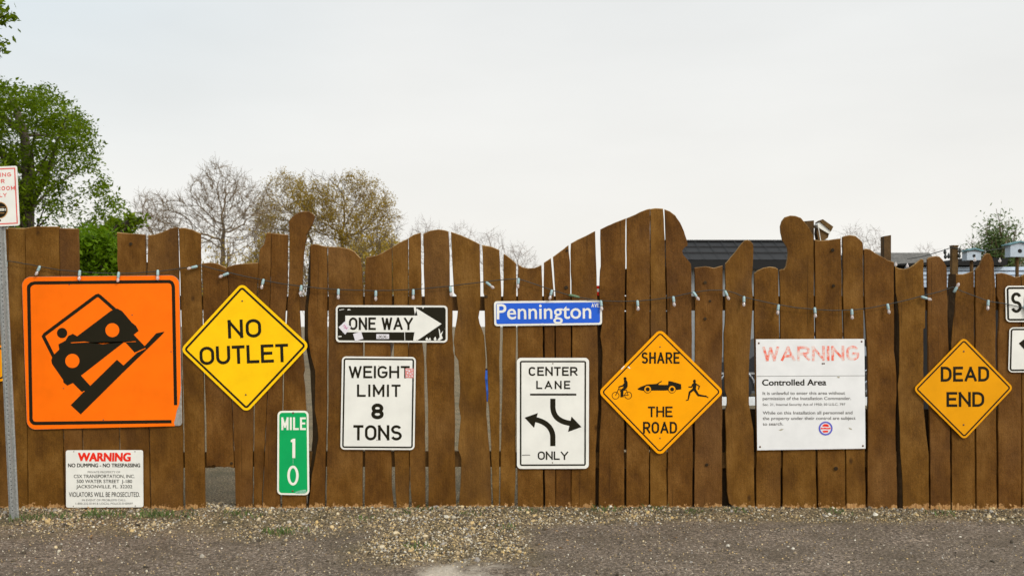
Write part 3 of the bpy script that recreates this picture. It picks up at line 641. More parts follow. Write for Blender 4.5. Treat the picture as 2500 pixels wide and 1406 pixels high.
def sign_text(s, string, x0, x1, yb, cap, m_, yb1=None, t_=.155, lay=1, shear=0.0, gm=.30):
    """road lettering: strokes of even weight fitted between x0 and x1"""
    yb1 = yb if yb1 is None else yb1; Wt = (x1 - x0) / cap; n = len(string)
    nat = sum(ROAD[c][0] for c in string); fixed = t_ * sum(c != " " for c in string)
    g = (Wt - nat - fixed) / max(1, n - 1); k = 1.0
    if n > 1 and not 0.10 <= g <= gm: g = min(max(g, 0.10), gm)
    k = (Wt - fixed - g * (n - 1)) / nat if nat else 1.0
    V = []; Fc = []; x = 0.0; sl = (yb1 - yb) / (x1 - x0); j = 0
    for c in string:
        w, paths = ROAD[c]; w *= k
        todo = []
        for path in paths:
            pts = [(x + t_ / 2 + u * w, t_ / 2 + v * (1 - t_)) for u, v in path]
            cl = []
            for p_ in pts:
                if not cl or math.hypot(p_[0]-cl[-1][0], p_[1]-cl[-1][1]) > .004: cl.append(p_)
            closed = math.hypot(cl[0][0]-cl[-1][0], cl[0][1]-cl[-1][1]) < .02
            def turn(a, b_, c_):
                u_ = Vector(b_) - Vector(a); v_ = Vector(c_) - Vector(b_); return u_.angle(v_) > .85
            runs = [[cl[0]]]
            for i in range(1, len(cl)):
                runs[-1].append(cl[i])
                if i < len(cl) - 1 and turn(cl[i-1], cl[i], cl[i+1]): runs.append([cl[i]])
            if closed and len(runs) > 1 and not turn(cl[-2], cl[0], cl[1]): runs[0] = runs.pop()[:-1] + runs[0]
            whole = closed and len(runs) == 1 and not turn(cl[-2], cl[0], cl[1])
            todo += [(c, r_[:-1] if whole else r_, whole) for r_ in runs]
        for c, cl, closed in todo:
            m = len(cl); Lq = []; Rq = []
            for i in range(m):
                p_ = Vector(cl[i]); a = (p_ - Vector(cl[i-1])).normalized() if (i or closed) else None
                b_ = (Vector(cl[(i+1) % m]) - p_).normalized() if (i < m-1 or closed) else None
                if a is None or b_ is None:
                    d_ = b_ or a; nr = Vector((-d_.y, d_.x)); q_ = 1; ext = -d_ if a is None else d_
                    if not closed: p_ = p_ + ext * (t_ * .5 if len(cl) < 6 or abs(d_.x) < .01 or abs(d_.y) < .01 else 0)
                else:
                    nr = Vector((-a.y, a.x)) + Vector((-b_.y, b_.x)); nr = nr.normalized() if nr.length > .05 else Vector((-a.y, a.x)); q_ = 1 / max(.62, nr.dot(Vector((-a.y, a.x))))
                Lq.append(p_ + nr * t_ / 2 * q_); Rq.append(p_ - nr * t_ / 2 * q_)
            b0 = len(V); off = YB - 0.003 - 0.0011 * lay - 0.00010 * (j % 3); j += 1
            for q_ in Lq + Rq:
                qy = min(max(q_.y, 0), 1) if c not in ",." else q_.y
                V.append(s.w(x0 + q_.x * cap + qy * cap * (sl + shear), yb + (q_.x * cap) * sl - qy * cap, off))
            for i in range(m if closed else m - 1): Fc.append([b0 + i, b0 + m + i, b0 + m + (i+1) % m, b0 + (i+1) % m])
        x += w + (t_ if c != " " else 0) + g
    return mesh("lettering", V, Fc, m_, s.o)
def circ(x, y, r, n=24, ry=None):
    return [(x + r * math.cos(2*math.pi*k/n), y + (ry or r) * math.sin(2*math.pi*k/n)) for k in range(n)]
def arcpts(pts, n=14):                  # quadratic bezier
    (a, b), (c, d), (e_, f) = pts; o = []
    for k in range(n + 1):
        t_ = k / n; o.append(((1-t_)**2*a+2*t_*(1-t_)*c+t_*t_*e_, (1-t_)**2*b+2*t_*(1-t_)*d+t_*t_*f))
    return o

# --- big orange sign: truck on a ramp
q = lambda L: [(x * 0.29870, 640 + y * 0.29870) for x, y in L]
s = Sign("road_sign", [(56,676),(440,672),(447,1038),(69,1048)], "large square orange sign with black truck tilting off a ramp", group="signs on the fence")
s.plate(rounded([(56,676),(440,672),(447,1038),(69,1048)], [22,22,9,22]), M["alu"])
s.face([rounded([(56.5,676.5),(439,672.5),(441,760),(443,880),(443.5,950),(440,985),(433.5,1003),(430,1022),(427,1030),(429,1039),(69.5,1047.5)], [21.5,21,0,0,0,0,0,0,0,0,21.5])], M["orange"], "orange_film")
outer = [(435,988),(429.5,700),(428,694),(424,687),(417,683.5),(87,687),(77,690),(70,697),(69,703),(75,1025),(78,1031),(84,1035.5),(90,1036.5),(421,1032)]
inner = [(427,988),(421.5,702),(420.5,697),(418.5,693),(414,691.5),(88,695),(82,697),(78.5,701),(77.5,706),(83,1022),(85,1026),(88,1028),(92,1028.3),(421,1024)]
s.face([outer + inner[::-1]], M["black"], "border", 2)
body = q([(430,800),(440,765),(495,712),(488,670),(545,640),(568,602),(605,584),(640,605),(915,398),(965,378),(1005,398),(1085,492),(1120,520),(1142,560),(1102,592),(1205,700),(1192,715),(1110,738),(1035,655),(1018,656),(672,925),(745,1005),(745,1062),(680,1060),(606,985),(560,1006),(530,982),(526,960),(436,830)])
ramp_ = q([(588,1165),(680,1072),(745,1010),(965,795),(1018,842),(1180,692),(1200,675),(1285,580),(1352,567),(1340,585),(1205,716),(1012,902),(670,1240)])
frame = stroke_poly(q([(448,768),(366,606),(376,590),(795,277),(812,272),(828,282),(955,395)]), 8.2)
s.face([body, ramp_, frame, q(circ(518, 578, 42))], M["black"], "truck_symbol", 2)
s.face([q(circ(928,555,57)), q(circ(602,805,58)), q([(590,655),(700,648),(850,668),(1000,648),(1120,645),(1120,650),(1000,655),(850,664),(780,662),(700,655),(590,660)]), q([(640,1080),(700,1048),(703,1053),(650,1082)]), q([(1110,738),(1195,700),(1200,705),(1118,744)])], M["orange"], "orange_cutout", 3)
s.bolts([(158,947),(325,769),(255,1024),(420,858),(172,695)], 1.6)

# --- NO OUTLET
dm = [(592,690.5),(757.5,843),(603.5,1007),(442,853)]
s = Sign("road_sign", dm, "bright yellow diamond sign reading NO OUTLET", group="signs on the fence")
s.plate(rounded(dm, 14), M["yellow"]); s.border(dm, 6.3, 11.2, 14, M["black"])
sign_text(s, "NO", 559, 640, 826, 45, M["black"], 823, .165); sign_text(s, "OUTLET", 490, 706, 891, 44.5, M["black"], 883, .165)
s.bolts([(593,735),(601.6,963)])

# --- MILE 10
cr = [(679,1002),(754.5,1001.5),(756.5,1207),(678,1206)]
s = Sign("mile_marker", cr, "narrow upright green marker reading MILE 1 0", group="signs on the fence")
s.plate(rounded(cr, 11), M["cream"]); s.face([rounded(inset(cr, 4.6), 7.5)], M["green"], "green_field")
sign_text(s, "MILE", 688.5, 748, 1048.5, 31, M["cream"], None, .155, 2)
s.face([[(711.5,1078),(711.5,1073),(717,1069.5),(722.3,1069.5),(722.3,1116.5),(715.3,1116.5),(715.3,1078)]], M["cream"], "numeral", 2)
s.ring(circ(716.8,1159,13.8,30,24.2), circ(716.8,1159,7.6,30,18), M["cream"], "numeral", 2)
s.face([[(716.3,1118),(717.3,1118),(717.6,1131),(716.6,1131)], [(722,1199),(735,1195),(748,1193),(750,1199),(746,1202.5),(724,1203)]], simple("scuffed_green", (0.22,0.5,0.33), .6, 0, .6, 120), "scuff", 2)
s.bolts([(717,1007.5),(716,1197)], 2.6)

# --- ONE WAY
cr = [(821,745),(1093,746),(1093,836),(821,835)]
s = Sign("road_sign", cr, "weathered black ONE WAY sign with white arrow pointing right", group="signs on the fence")
z6 = lambda L: [(780 + x * 0.29863, 700 + y * 0.29863) for x, y in L]
s.plate(rounded(cr, 9), M["white"]); s.face([rounded(inset(cr, 4.4), 6)], M["black_worn"], "black_field")
s.face([z6([(215,236),(780,236),(797,178),(1000,303),(800,440),(782,371),(215,371)])], M["white"], "arrow", 2)
sign_text(s, "ONE WAY", 853, 1009, 805.3, 30.5, M["black"], None, .170, 3)
s.face([z6([(773,165),(790,168),(803,235),(783,236)]), z6([(768,438),(778,375),(788,371),(805,372),(795,440)]), z6([(696,371),(701,371),(703,440),(698,440)]),
        z6([(975,340),(985,350),(990,385),(1012,360),(1000,395),(1010,420),(985,438),(965,436),(985,410)]), z6([(868,428),(880,412),(895,432),(905,412),(915,436),(872,437)]), z6([(232,188),(240,182),(258,186),(255,193),(246,190),(234,194)]), z6([(158,402),(184,400),(186,408),(160,412)]), z6([(165,188),(205,182),(205,186),(166,193)]), z6([(935,425),(950,405),(958,436),(940,438)]), z6([(830,160),(858,160),(856,170),(848,182),(842,168)])], M["white"], "scrape", 2)
st_w = paint("sticker_paper", (0.74, 0.70, 0.72))
for L in ([(212,283),(262,328),(214,390),(160,331)], [(278,384),(345,366),(362,424),(296,443)], [(468,386),(572,387),(572,425),(468,425)]):
    s.face([z6(L)], st_w, "sticker", 4)
s.face([stroke_poly(z6([(196,322),(208,312),(216,322),(206,333),(222,340),(238,330)]), 1.3), stroke_poly(z6([(215,318),(228,348)]), 1.2)], paint("pink_ink", (0.6, 0.2, 0.35)), "sticker_print", 5)
s.text("-X:X-", 922, 948, 825, 6.5, M["grey_ink"], bold=0.02, lay=5)

# --- WEIGHT LIMIT
cr = [(836,869.6),(1016,871),(1012.5,1097),(832,1096)]
s = Sign("road_sign", cr, "white upright sign reading WEIGHT LIMIT 8 TONS", group="signs on the fence")
s.plate(rounded(cr, 10), M["white"]); s.border(cr, 4.2, 8.0, 10, M["black"])
for a in (("WEIGHT", 852.6, 1001, 922.5, 30, 922.8, .010), ("LIMIT", 872.6, 978.6, 967.8, 30, 968, .010), ("8", 907.3, 937.6, 1022.3, 38.5, 1022.3, .035), ("TONS", 863.6, 981.6, 1073.5, 37, 1073.8, .010)):
    sign_text(s, a[0], a[1], a[2], a[3], a[4], M["black"], a[5], .225 if a[0] == "8" else .170)
s.face([[(990,898.6),(1010.5,899),(1010,922),(990.5,921.6)]], paint("faded_pink", (0.72, 0.28, 0.25)), "sticker", 2)
R2 = random.Random(3)
s.face([[(x - w, y - h), (x + w, y - h * .6), (x + w * .8, y + h), (x - w, y + h * .7)] for x, y, w, h in [(994,903,2.2,1.6),(1000,905,2,2.5),(1006,902,1.8,1.4),(996,910,1.6,2.2),(1003,912,2.6,1.6),(1007,909,1,2),(994,917,2,1.4),(1001,918,1.7,1.2),(1007,917,1.8,1.5)]], st_w, "sticker_print", 3)
s.bolts([(921,1073),(926,893)], 1.3)

# --- Pennington
cr = [(1206,735.5),(1469,733),(1469.4,792.6),(1207,796)]
s = Sign("street_sign", cr, "long blue street name sign reading Pennington AVE", group="signs on the fence")
s.plate(rounded(cr, 7), M["white"]); s.face([rounded(inset(cr, 5), 4)], M["blue"], "blue_field")
s.text("Pennington", 1213, 1443, 779, 36.5, M["white"], 777, 0.010, 2); sign_text(s, "AVE", 1443.5, 1462.5, 750.3, 9.6, M["white"], 750, .16, 2)
s.face([[(1316,792.5),(1320,789.5),(1327,789.5),(1330,792.5)]], M["white"], "chip", 2)

# --- CENTER LANE ONLY
zc = lambda L: [(1090 + x * 0.28450, 850 + y * 0.28450) for x, y in L]
cr = [(1262,873),(1437.7,873),(1437,1142.5),(1262,1143)]
s = Sign("road_sign", cr, "white upright CENTER LANE ONLY sign with two curved arrows", group="signs on the fence")
s.plate(rounded(cr, 10), M["white"]); s.border(cr, 7.2, 11.0, 12, M["black"])
sign_text(s, "CENTER", 1290.6, 1409.5, 916.8, 21.8, M["black"], None, .185); sign_text(s, "LANE", 1309, 1391.8, 949, 20.2, M["black"], None, .185); sign_text(s, "ONLY", 1312.7, 1387, 1121, 20.6, M["black"], None, .175)
s.face([[(1294,960),(1406.6,960),(1406.6,964.7),(1294,964.7)]], M["black"], "underline")
c1 = [(912,430),(912,490)] + arcpts([(912,500),(915,620),(1060,640)]); c2 = [(912,835),(912,760)] + arcpts([(912,750),(900,640),(765,608)])
for cpts, hd in ((c1, [(1072,583),(1158,672),(1042,714),(1058,645)]), (c2, [(785,552),(670,592),(752,680),(766,612)])):
    s.face([stroke_poly(zc(cpts), 12.7), zc(hd)], M["black"], "arrow")
s.face([stroke_poly(zc([(648,913),(680,911),(718,912)]), 1.6)], M["grey_ink"], "scratch", 2)
s.bolts([(1349.5,887),(1348.5,1128)], 1.5)

# --- SHARE THE ROAD
zs = lambda L: [(1440 + x * 0.25605, 780 + y * 0.25605) for x, y in L]
dm = [(1610.8,802),(1767,955.5),(1610,1112.5),(1459.5,956.5)]
s = Sign("road_sign", dm, "amber diamond SHARE THE ROAD sign with cyclist, car and runner", group="signs on the fence")
s.plate(rounded(dm, 14), M["amber"]); s.border(dm, 6.4, 9.6, 14, M["black"])
sign_text(s, "SHARE", 1565.4, 1658, 887.3, 28, M["black"], None, .165); sign_text(s, "THE", 1581, 1641, 1017.3, 26, M["black"], None, .165); sign_text(s, "ROAD", 1569, 1652, 1057, 28.6, M["black"], None, .165)
for x, y in ((243,722),(363,720)): s.ring(zs(circ(x, y, 36)), zs(circ(x, y, 30)), M["black"], "bicycle_wheel")
S_ = lambda L, w: stroke_poly(zs(L), [a * 0.256 for a in w] if isinstance(w, list) else w * 0.256)
s.face([S_([(243,722),(276,648),(280,642)], 7), S_([(272,660),(345,672)], 6), S_([(282,668),(310,715),(363,720)], 6), S_([(345,665),(363,720)], 5), S_([(268,640),(292,636)], 6)], M["black"], "bicycle_frame")
s.face([zs(circ(333, 561, 14, 14, 16)), zs([(322,577),(345,572),(357,595),(358,630),(350,652),(316,656),(318,632),(326,608)]), S_([(335,600),(312,628),(278,638)], 13), S_([(338,645),(305,672),(302,728)], 26), zs([(290,724),(318,722),(322,734),(290,738)])], M["black"], "cyclist", 2)
s.face([zs([(452,657),(478,640),(540,616),(622,611),(655,612),(650,620),(742,620),(746,584),(768,585),(866,614),(868,662),(830,668),(700,674),(600,674),(500,676),(458,666)]), S_([(630,616),(682,585)], 9)], M["black"], "car_symbol")
for x, y in ((548,662),(780,662)):
    s.face([zs(circ(x, y, 37))], M["black"], "wheel_rim", 2); s.face([zs(circ(x, y, 32))], M["amber"], "wheel_rim", 3); s.face([zs(circ(x, y, 19))], M["black"], "wheel_rim", 4)
s.face([zs(circ(993, 586, 14, 14, 17)), zs([(972,612),(985,600),(1005,600),(1012,625),(1004,668),(972,668),(976,640)]), S_([(978,612),(966,640),(936,640)], 11), S_([(1002,608),(1040,632),(1030,664)], 11), S_([(985,662),(948,690),(932,765)], [24,20,11]), S_([(936,762),(912,768)], 9), S_([(993,662),(1030,718),(1108,730)], [26,20,12]), S_([(1095,722),(1124,742)], 10)], M["black"], "runner")
s.face([zs([(357,452),(366,444),(384,462),(378,468)]), zs([(292,470),(325,438),(330,444),(300,475)])], M["cream"], "chip", 2)
s.bolts([(1610.5,846.5),(1610.5,1068.5)], 1.8)

# --- Controlled Area
cr = [(1844,827.8),(2108,827),(2111,1093.8),(1847.3,1097.8)]
s = Sign("warning_board", cr, "big square white board with flaking red WARNING and Controlled Area text", group="signs on the fence")
s.plate(cr, M["board"])
sign_text(s, "WARNING", 1860, 2095.5, 881.5, 36, M["flake"], 879.5, .18, gm=.13)
s.face([[(1846,917.5),(2108.8,916),(2108.8,916.9),(1846,918.5)]], M["grey_ink"], "rule")
G = M["grey_ink"]
s.text("Controlled Area", 1859, 2015.5, 940.2, 14.2, M["black"], 939.5, 0.024)
for string, x1, yb, cap in (("It is unlawful to enter this area without", 2061, 962.8, 7.4), ("permission of the Installation Commander.", 2075.7, 975.6, 7.4), ("Sec. 21, Internal Security Act of 1950; 50 U.S.C. 797", 2061.7, 989.4, 5.6), ("While on this Installation all personnel and", 2079, 1010.5, 7.4), ("the property under their control are subject", 2086.6, 1023.8, 7.4), ("to search.", 1910.5, 1037.6, 7.4)):
    s.text(string, 1860.4, x1, yb, cap, G, yb - 0.6, 0.012)
cx, cy = 2013.6, 1044.6
s.ring(circ(cx, cy, 17), circ(cx, cy, 13.2), paint("violet_blue", (0.12, 0.12, 0.5)), "sticker_rim", 2)
s.face([circ(cx, cy, 13.3)], st_w, "sticker", 1)
s.face([[(cx-9,cy-6),(cx-4,cy-10.5),(cx+4,cy-10.5),(cx+9,cy-6),(cx+6,cy-4),(cx-6,cy-4.6)], [(cx-12,cy-2),(cx-7,cy-1),(cx-2,cy-2),(cx+3,cy-1),(cx+12,cy-2),(cx+12,cy+1.6),(cx+4,cy+2),(cx-3,cy+1.5),(cx-12,cy+2)], [(cx-8,cy+5.5),(cx+7,cy+5),(cx+5,cy+9.5),(cx-5,cy+10)]], M["red"], "sticker_print", 2)
s.face([[(1899,1049),(1906,1045.5),(1912,1046.5),(1905,1050.5)], [(2069,1042),(2077,1045),(2078,1048),(2072,1047)], [(2041,918.5),(2048,919),(2047,922.5),(2043,921.5)]], simple("dull_stain", (0.42, 0.38, 0.28), .8, 0, .3, 200), "stain", 1)
s.bolts([(1851,837.5),(2101.5,833.5),(2104.5,1087),(1854,1089.5)], 2.4); s.bolts([(2006,887),(2010,887)], 2.0)

# --- no dumping
cr = [(163.4,1097.7),(351.5,1097.4),(352.3,1236.4),(164,1237.3)]
s = Sign("warning_plate", cr, "small white NO DUMPING NO TRESPASSING plate near the fence foot", group="signs on the fence")
s.plate(rounded(cr, 5), M["white"])
s.text("WARNING", 192.5, 321.5, 1124, 19.4, M["red"], bold=0.05, shear=.04)
for string, x0, x1, yb, cap, bo in (("NO DUMPING - NO TRESPASSING", 169, 344.6, 1138.7, 8.7, .035), ("PRIVATE PROPERTY OF", 217, 296, 1153, 4.6, 0), ("CSX TRANSPORTATION, INC.", 183, 331.5, 1165, 8, .008), ("500 WATER STREET  J-180", 190, 325, 1177.2, 8, .008), ("JACKSONVILLE, FL. 32202", 189, 325.4, 1189.8, 7.6, .008), ("VIOLATORS WILL BE PROSECUTED.", 171, 344, 1211, 11.4, .008), ("IN EVENT OF PROBLEMS CALL:", 203, 310, 1221.2, 4.8, 0), ("1-800-232-0144 & LOCAL POLICE-SHERIFF", 187.6, 327, 1229.7, 4.8, 0)):
    s.text(string, x0, x1, yb, cap, M["black"] if bo > .005 else G, bold=bo * .8)
s.bolts([(183,1101),(332,1101),(182,1233.5),(333,1233)], 1.2)

# --- DEAD END
dm = [(2350.5,822.5),(2471.5,946),(2351.5,1073),(2227,949)]
s = Sign("road_sign", dm, "small amber diamond sign reading DEAD END", group="signs on the fence")
s.plate(rounded(dm, 11), M["amber_dull"]); s.border(dm, 4.8, 8.2, 11, M["black"])
sign_text(s, "DEAD", 2294, 2412, 931, 36.4, M["black"], 930.5, .175); sign_text(s, "END", 2308, 2400, 992.3, 36.2, M["black"], 992, .175)
s.bolts([(2350,857.5),(2349.5,1036)], 2.2)

# --- SOUTH and its arrow plate, cut by the right edge of the picture
cr = [(2451,698),(2628,697),(2630,785),(2453,786)]
s = Sign("route_sign", cr, "white SOUTH route plate cut by the right picture edge", group="signs on the fence")
s.plate(rounded(cr, 10), M["white"]); s.border(cr, 3.2, 7.8, 10, M["black"])
sign_text(s, "SOUTH", 2465, 2617, 763.5, 49.5, M["black"], None, .145)
cr = [(2461.5,799),(2618,798),(2616,907),(2458.5,908.5)]
s = Sign("route_sign", cr, "white arrow plate under the SOUTH plate at the right edge", group="signs on the fence")
s.plate(rounded(cr, 10), M["white"]); s.border(cr, 3.0, 7.0, 10, M["black"])
s.face([[(2483.7,838),(2513,815),(2510,830),(2585,842),(2585,862),(2507,849),(2506,862)]], M["black"], "arrow")

# --- yellow plate mostly behind the post at the left edge
cr = [(-150,843),(17,842),(19,930),(-148,932)]
s = Sign("road_sign", cr, "yellow plate with black border mostly hidden behind the steel post", group="signs on the fence")
s.plate(rounded(cr, 14), M["amber"]); s.border(cr, 6, 10, 14, M["black"])

# ------------------------------------------------------------------ parking sign on its steel post
dP = D0 - 7.82
post_b = W(31, 1262, 7.82); post_t = W(-9, 409, 7.82)
s = Sign("parking_sign", [(-61,411),(43.5,405.5),(50.5,551),(-54,556)], "white parking sign with red lettering on galvanised steel post", d=-dP)
s.o.location = (post_b.x, post_b.y, 0); ORG[s.o.name] = Vector((post_b.x, post_b.y, 0))
mb = MB(); ax = (post_t - post_b).normalized(); hw = 0.0375
sec = [(-hw, 0.0), (-hw + .012, -0.002), (-0.014, 0.0), (-0.011, -0.026), (0.011, -0.026), (0.014, 0.0), (hw - .012, -0.002), (hw, 0.0), (hw, 0.004), (0.018, 0.004), (0.014, -0.020), (-0.014, -0.020), (-0.018, 0.004), (-hw, 0.004)]
n = len(sec); v = []
for pt in (Vector((post_b.x, post_b.y, -0.25)) - ax * 0.0, post_t):
    for a, b_ in sec: v.append((pt.x + a, pt.y + b_ + 0.02, pt.z))
v = [(x + (post_b.x + ax.x / ax.z * (z - post_b.z) - (post_b.x if z < 0 else post_t.x)) , y, z) for x, y, z in v]
f = [[i, (i+1) % n, (i+1) % n + n, i + n] for i in range(n)] + [list(range(n))[::-1], list(range(n, 2*n))]
mb.add(v, f); mb.build("post", M["galv"], s.o)
hole_m = simple("hole_dark", (0.03, 0.03, 0.03), .9)
for k in range(2, 74):
    z = k * 0.0254 * 1.28
    if z > post_t.z: break
    x = post_b.x + ax.x / ax.z * (z - post_b.z) + 0.004
    mb = MB(); mb.lathe([(0.0042, 0), (0.0042, 0.0012)], (x, post_b.y + 0.02 - 0.0265, z), (0, -1, 0), 8); mb.build("punched_hole", hole_m, s.o)
YB = -0.010
cr = [(-61,411),(43.5,405.5),(50.5,551),(-54,556)]
s.plate(rounded(cr, 5), M["white"]); s.border(cr, 4.6, 7.4, 5, M["pinkred"])
for string, x0, x1, yb, yb1, cap in (("PARKING", -48, 29.6, 434.5, 432, 9.8), ("FOR", -18, 13.5, 449.5, 448, 9.8), ("SHOWROOM", -52, 38.5, 468, 464.5, 9.8), ("ONLY", -20, 19, 483.5, 481.5, 9.8)):
    sign_text(s, string, x0, x1, yb, cap, M["pinkred"], yb1, .19)
s.face([circ(.8, 513.6, 20.4)], M["gold"], "emblem_rim"); s.face([circ(.8, 513.6, 18.4)], M["black"], "emblem", 2)
sign_text(s, "KIBI", -15, 17.3, 516.2, 6.2, M["cream"], 515.6, .24, 3); s.face([[(-13,520.6),(13,520),(13,521.3),(-13,521.9)], [(-14,506.5),(15,506),(15,506.8),(-14,507.3)]], M["gold"], "emblem_line", 3)
s.bolts([(2.5, 538.5), (-6, 418)], 2.4); YB = -0.018

# ------------------------------------------------------------------ string of lights
YS = -0.034
def L_(x, y, o=YS): v_ = W(x, y); return Vector((v_.x, o, v_.z))
lights = empty("string_lights", L_(1228, 684), "dark cord of small clear bulbs strung across the fence", "string lights")
cpt = [(-60,640),(-10,632),(40,640),(102,651),(150,660),(199,664),(245,667),(294,668),(340,667),(389,663),(440,657),(485,649),(492,648),(553,664),(600,675),(645,684),(690,693),(737,699),(782,704),(828,707),(873,709),(919,710),(965,709),(1010,707),(1055,703),(1100,699),(1145,693),(1187,688),(1228,683),(1265,681),(1305,694),(1345,708),(1372,716),(1400,724),(1430,729),(1466,734),(1510,736),(1555,735),(1600,731),(1642,725),(1690,714),(1730,709),(1767,709),(1790,715),(1813,725),(1855,735),(1897,744),(1940,751),(1987,756),(2030,758),(2076,757),(2120,752),(2165,743),(2205,734),(2245,723),(2290,712),(2322,701),(2345,712),(2407,735),(2440,740),(2497,752),(2560,756)]
cpt = densify(cpt, 12, 0.35, random.Random(4))
mb = MB(); mb.tube([L_(x, y) for x, y in cpt], 0.0034, 5); mb.build("cord", M["cord"], lights)
bulbs = [(102,651,-.35),(199,662,.0),(294,666,-.05),(389,661,.03),(484,651,-1.3),(560,668,-1.15),(646,683,-.2),(738,698,-.1),(828,707,0),(919,711,0),(1010,708,0),(1100,701,.12),(1188,690,.9),(1266,681,-.1),(1347,709,-.25),(1466,735,.1),(1555,735,.05),(1642,725,.1),(1691,714,.6),(1768,711,.4),(1814,725,-.06),(1898,745,-.15),(1986,752,.04),(2076,756,0),(2163,743,.12),(2246,725,1.25),(2325,713,2.7),(2408,734,-.15),(2495,748,.4),(20,640,.1)]
for x, y, a in bulbs:
    o = L_(x, y); d = Vector((math.sin(a), -0.18, -math.cos(a))).normalized()
    mb = MB(); mb.lathe([(0.005, -0.006), (0.0105, -0.002), (0.0118, 0.012), (0.0118, 0.040), (0.0105, 0.044)], o, d, 12)
    sk = mb.build("bulb_socket", M["socket"], lights, True)
    mb = MB(); mb.lathe([(0.008, 0), (0.0088, 0.004), (0.0125, 0.014), (0.0130, 0.021), (0.0105, 0.030), (0.005, 0.036), (0.001, 0.038)], o + d * 0.0445, d, 12)
    bl = mb.build("bulb", M["bulb"], lights, True); bl.parent = sk
mb = MB(); mb.tube([L_(1388, 720), L_(1392, 721), L_(1402, 723), L_(1412, 725.5), L_(1415, 726)], [.006, .011, .012, .010, .005], 8); mb.build("plug", M["conn"], lights, True)

# ------------------------------------------------------------------ birdhouse leaning on the fence top
zb = lambda L: [(1960 + x * 0.08536, 500 + y * 0.08536) for x, y in L]
bh = empty("birdhouse", W(2015, 585), "little tilted birdhouse with brown roof resting on the fence top", "birdhouse")
YF = 0.045
for nm, L, m_, y0, y1 in (("roof", [(505,472),(590,408),(890,622),(830,748)], M["post"], YF - .03, YF + .11), ("roof_fascia", [(440,560),(515,488),(832,752),(800,832),(640,740),(500,655)], M["white"], YF - .018, YF + .10),
                          ("body", [(470,650),(640,742),(795,835),(770,930),(690,985),(610,1010),(500,1010),(455,800)], M["post"], YF, YF + .08)):
    mb = MB(); mb.prism([P2(*q_) for q_ in zb(L)], y0, y1); mb.build(nm, m_, bh)
mb = MB(); a, b_ = zb([(440,560),(520,1020)]); mb.tube([Vector((P2(*a)[0], YF - .035, P2(*a)[1])), Vector((P2(*b_)[0], YF - .035, P2(*b_)[1]))], 0.0032, 6); mb.build("prop_stick", M["white"], bh)

# ------------------------------------------------------------------ behind the fence
def at(px, py, d): return W(px, py, d)
M["roofmetal"] = simple("dark_metal_roof", (0.013, 0.012, 0.012), 0.8, 0.0, 0.2, 6)
M["soffit"] = simple("dark_soffit", (0.008, 0.007, 0.006), 0.9)
M["greywall"] = simple("grey_wall", (0.26, 0.27, 0.27), 0.8)
d = 22.0; x0 = at(1585, 0, d).x; x1 = at(2062, 0, d).x; zr = at(0, 590, d + 1.3).z; ze = at(0, 634, d).z; zb_ = at(0, 657, d).z; y0 = d - D0
sh = empty("shed", ((x0 + x1) / 2, y0 + 1, 0), "grey shed with a long black metal roof behind the fence", "shed")
mb = MB(); mb.box((x0 + .25, y0 + .35, 0), (x1 - .25, y0 + 2.6, zb_ + .05)); mb.build("wall", M["greywall"], sh)
mb = MB()
mb.add([(x0, y0, ze), (x1, y0, ze), (x1, y0 + 1.3, zr), (x0, y0 + 1.3, zr), (x1, y0 + 2.9, ze), (x0, y0 + 2.9, ze)], [[0, 1, 2, 3], [3, 2, 4, 5]])
k = 14
for i in range(k + 1):
    x = x0 + (x1 - x0) * i / k; mb.add([(x - .012, y0 - .004, ze + .004), (x + .012, y0 - .004, ze + .004), (x + .012, y0 + 1.29, zr + .018), (x - .012, y0 + 1.29, zr + .018)], [[0, 1, 2, 3]])
for i in range(1, 3):
    f_ = i / 3; yy = y0 + 1.3 * f_; zz = ze + (zr - ze) * f_; mb.box((x0, yy - .015, zz), (x1, yy + .015, zz + .03))
mb.box((x0 - .02, y0 + 1.22, zr - .005), (x1 + .02, y0 + 1.38, zr + .035)); mb.build("roof", M["roofmetal"], sh)
mb = MB(); mb.box((x0, y0 + .01, zb_), (x1, y0 + .06, ze - .003)); mb.box((x0 + .01, y0 + .06, zb_ + .02), (x1 - .01, y0 + 2.85, zb_ + .04)); mb.build("fascia", M["soffit"], sh)

# grey shingled house roof far right
M["shingle"] = simple("grey_shingle", (0.135, 0.125, 0.11), 0.9, 0, 0.4, 9)
d = 42.0; hx0 = at(2105, 0, d).x; hx1 = at(2330, 0, d).x; y0 = d - D0
zt = at(0, 617, d + 2.5).z; ze = at(0, 690, d).z
ho = empty("house", ((hx0 + hx1) / 2, y0 + 2.5, 0), "low grey shingled house far behind the right fence end", "house")
mb = MB(); mb.box((hx0 + .3, y0 + .3, 0), (hx1 - .3, y0 + 4.7, ze)); mb.build("wall", M["greywall"], ho)
mb = MB(); mb.add([(hx0, y0, ze), (hx1, y0, ze), (hx1, y0 + 2.5, zt), (hx0, y0 + 2.5, zt), (hx1, y0 + 5, ze), (hx0, y0 + 5, ze)], [[0, 1, 2, 3], [3, 2, 4, 5], [0, 3, 5], [1, 4, 2]]); mb.build("roof", M["shingle"], ho)

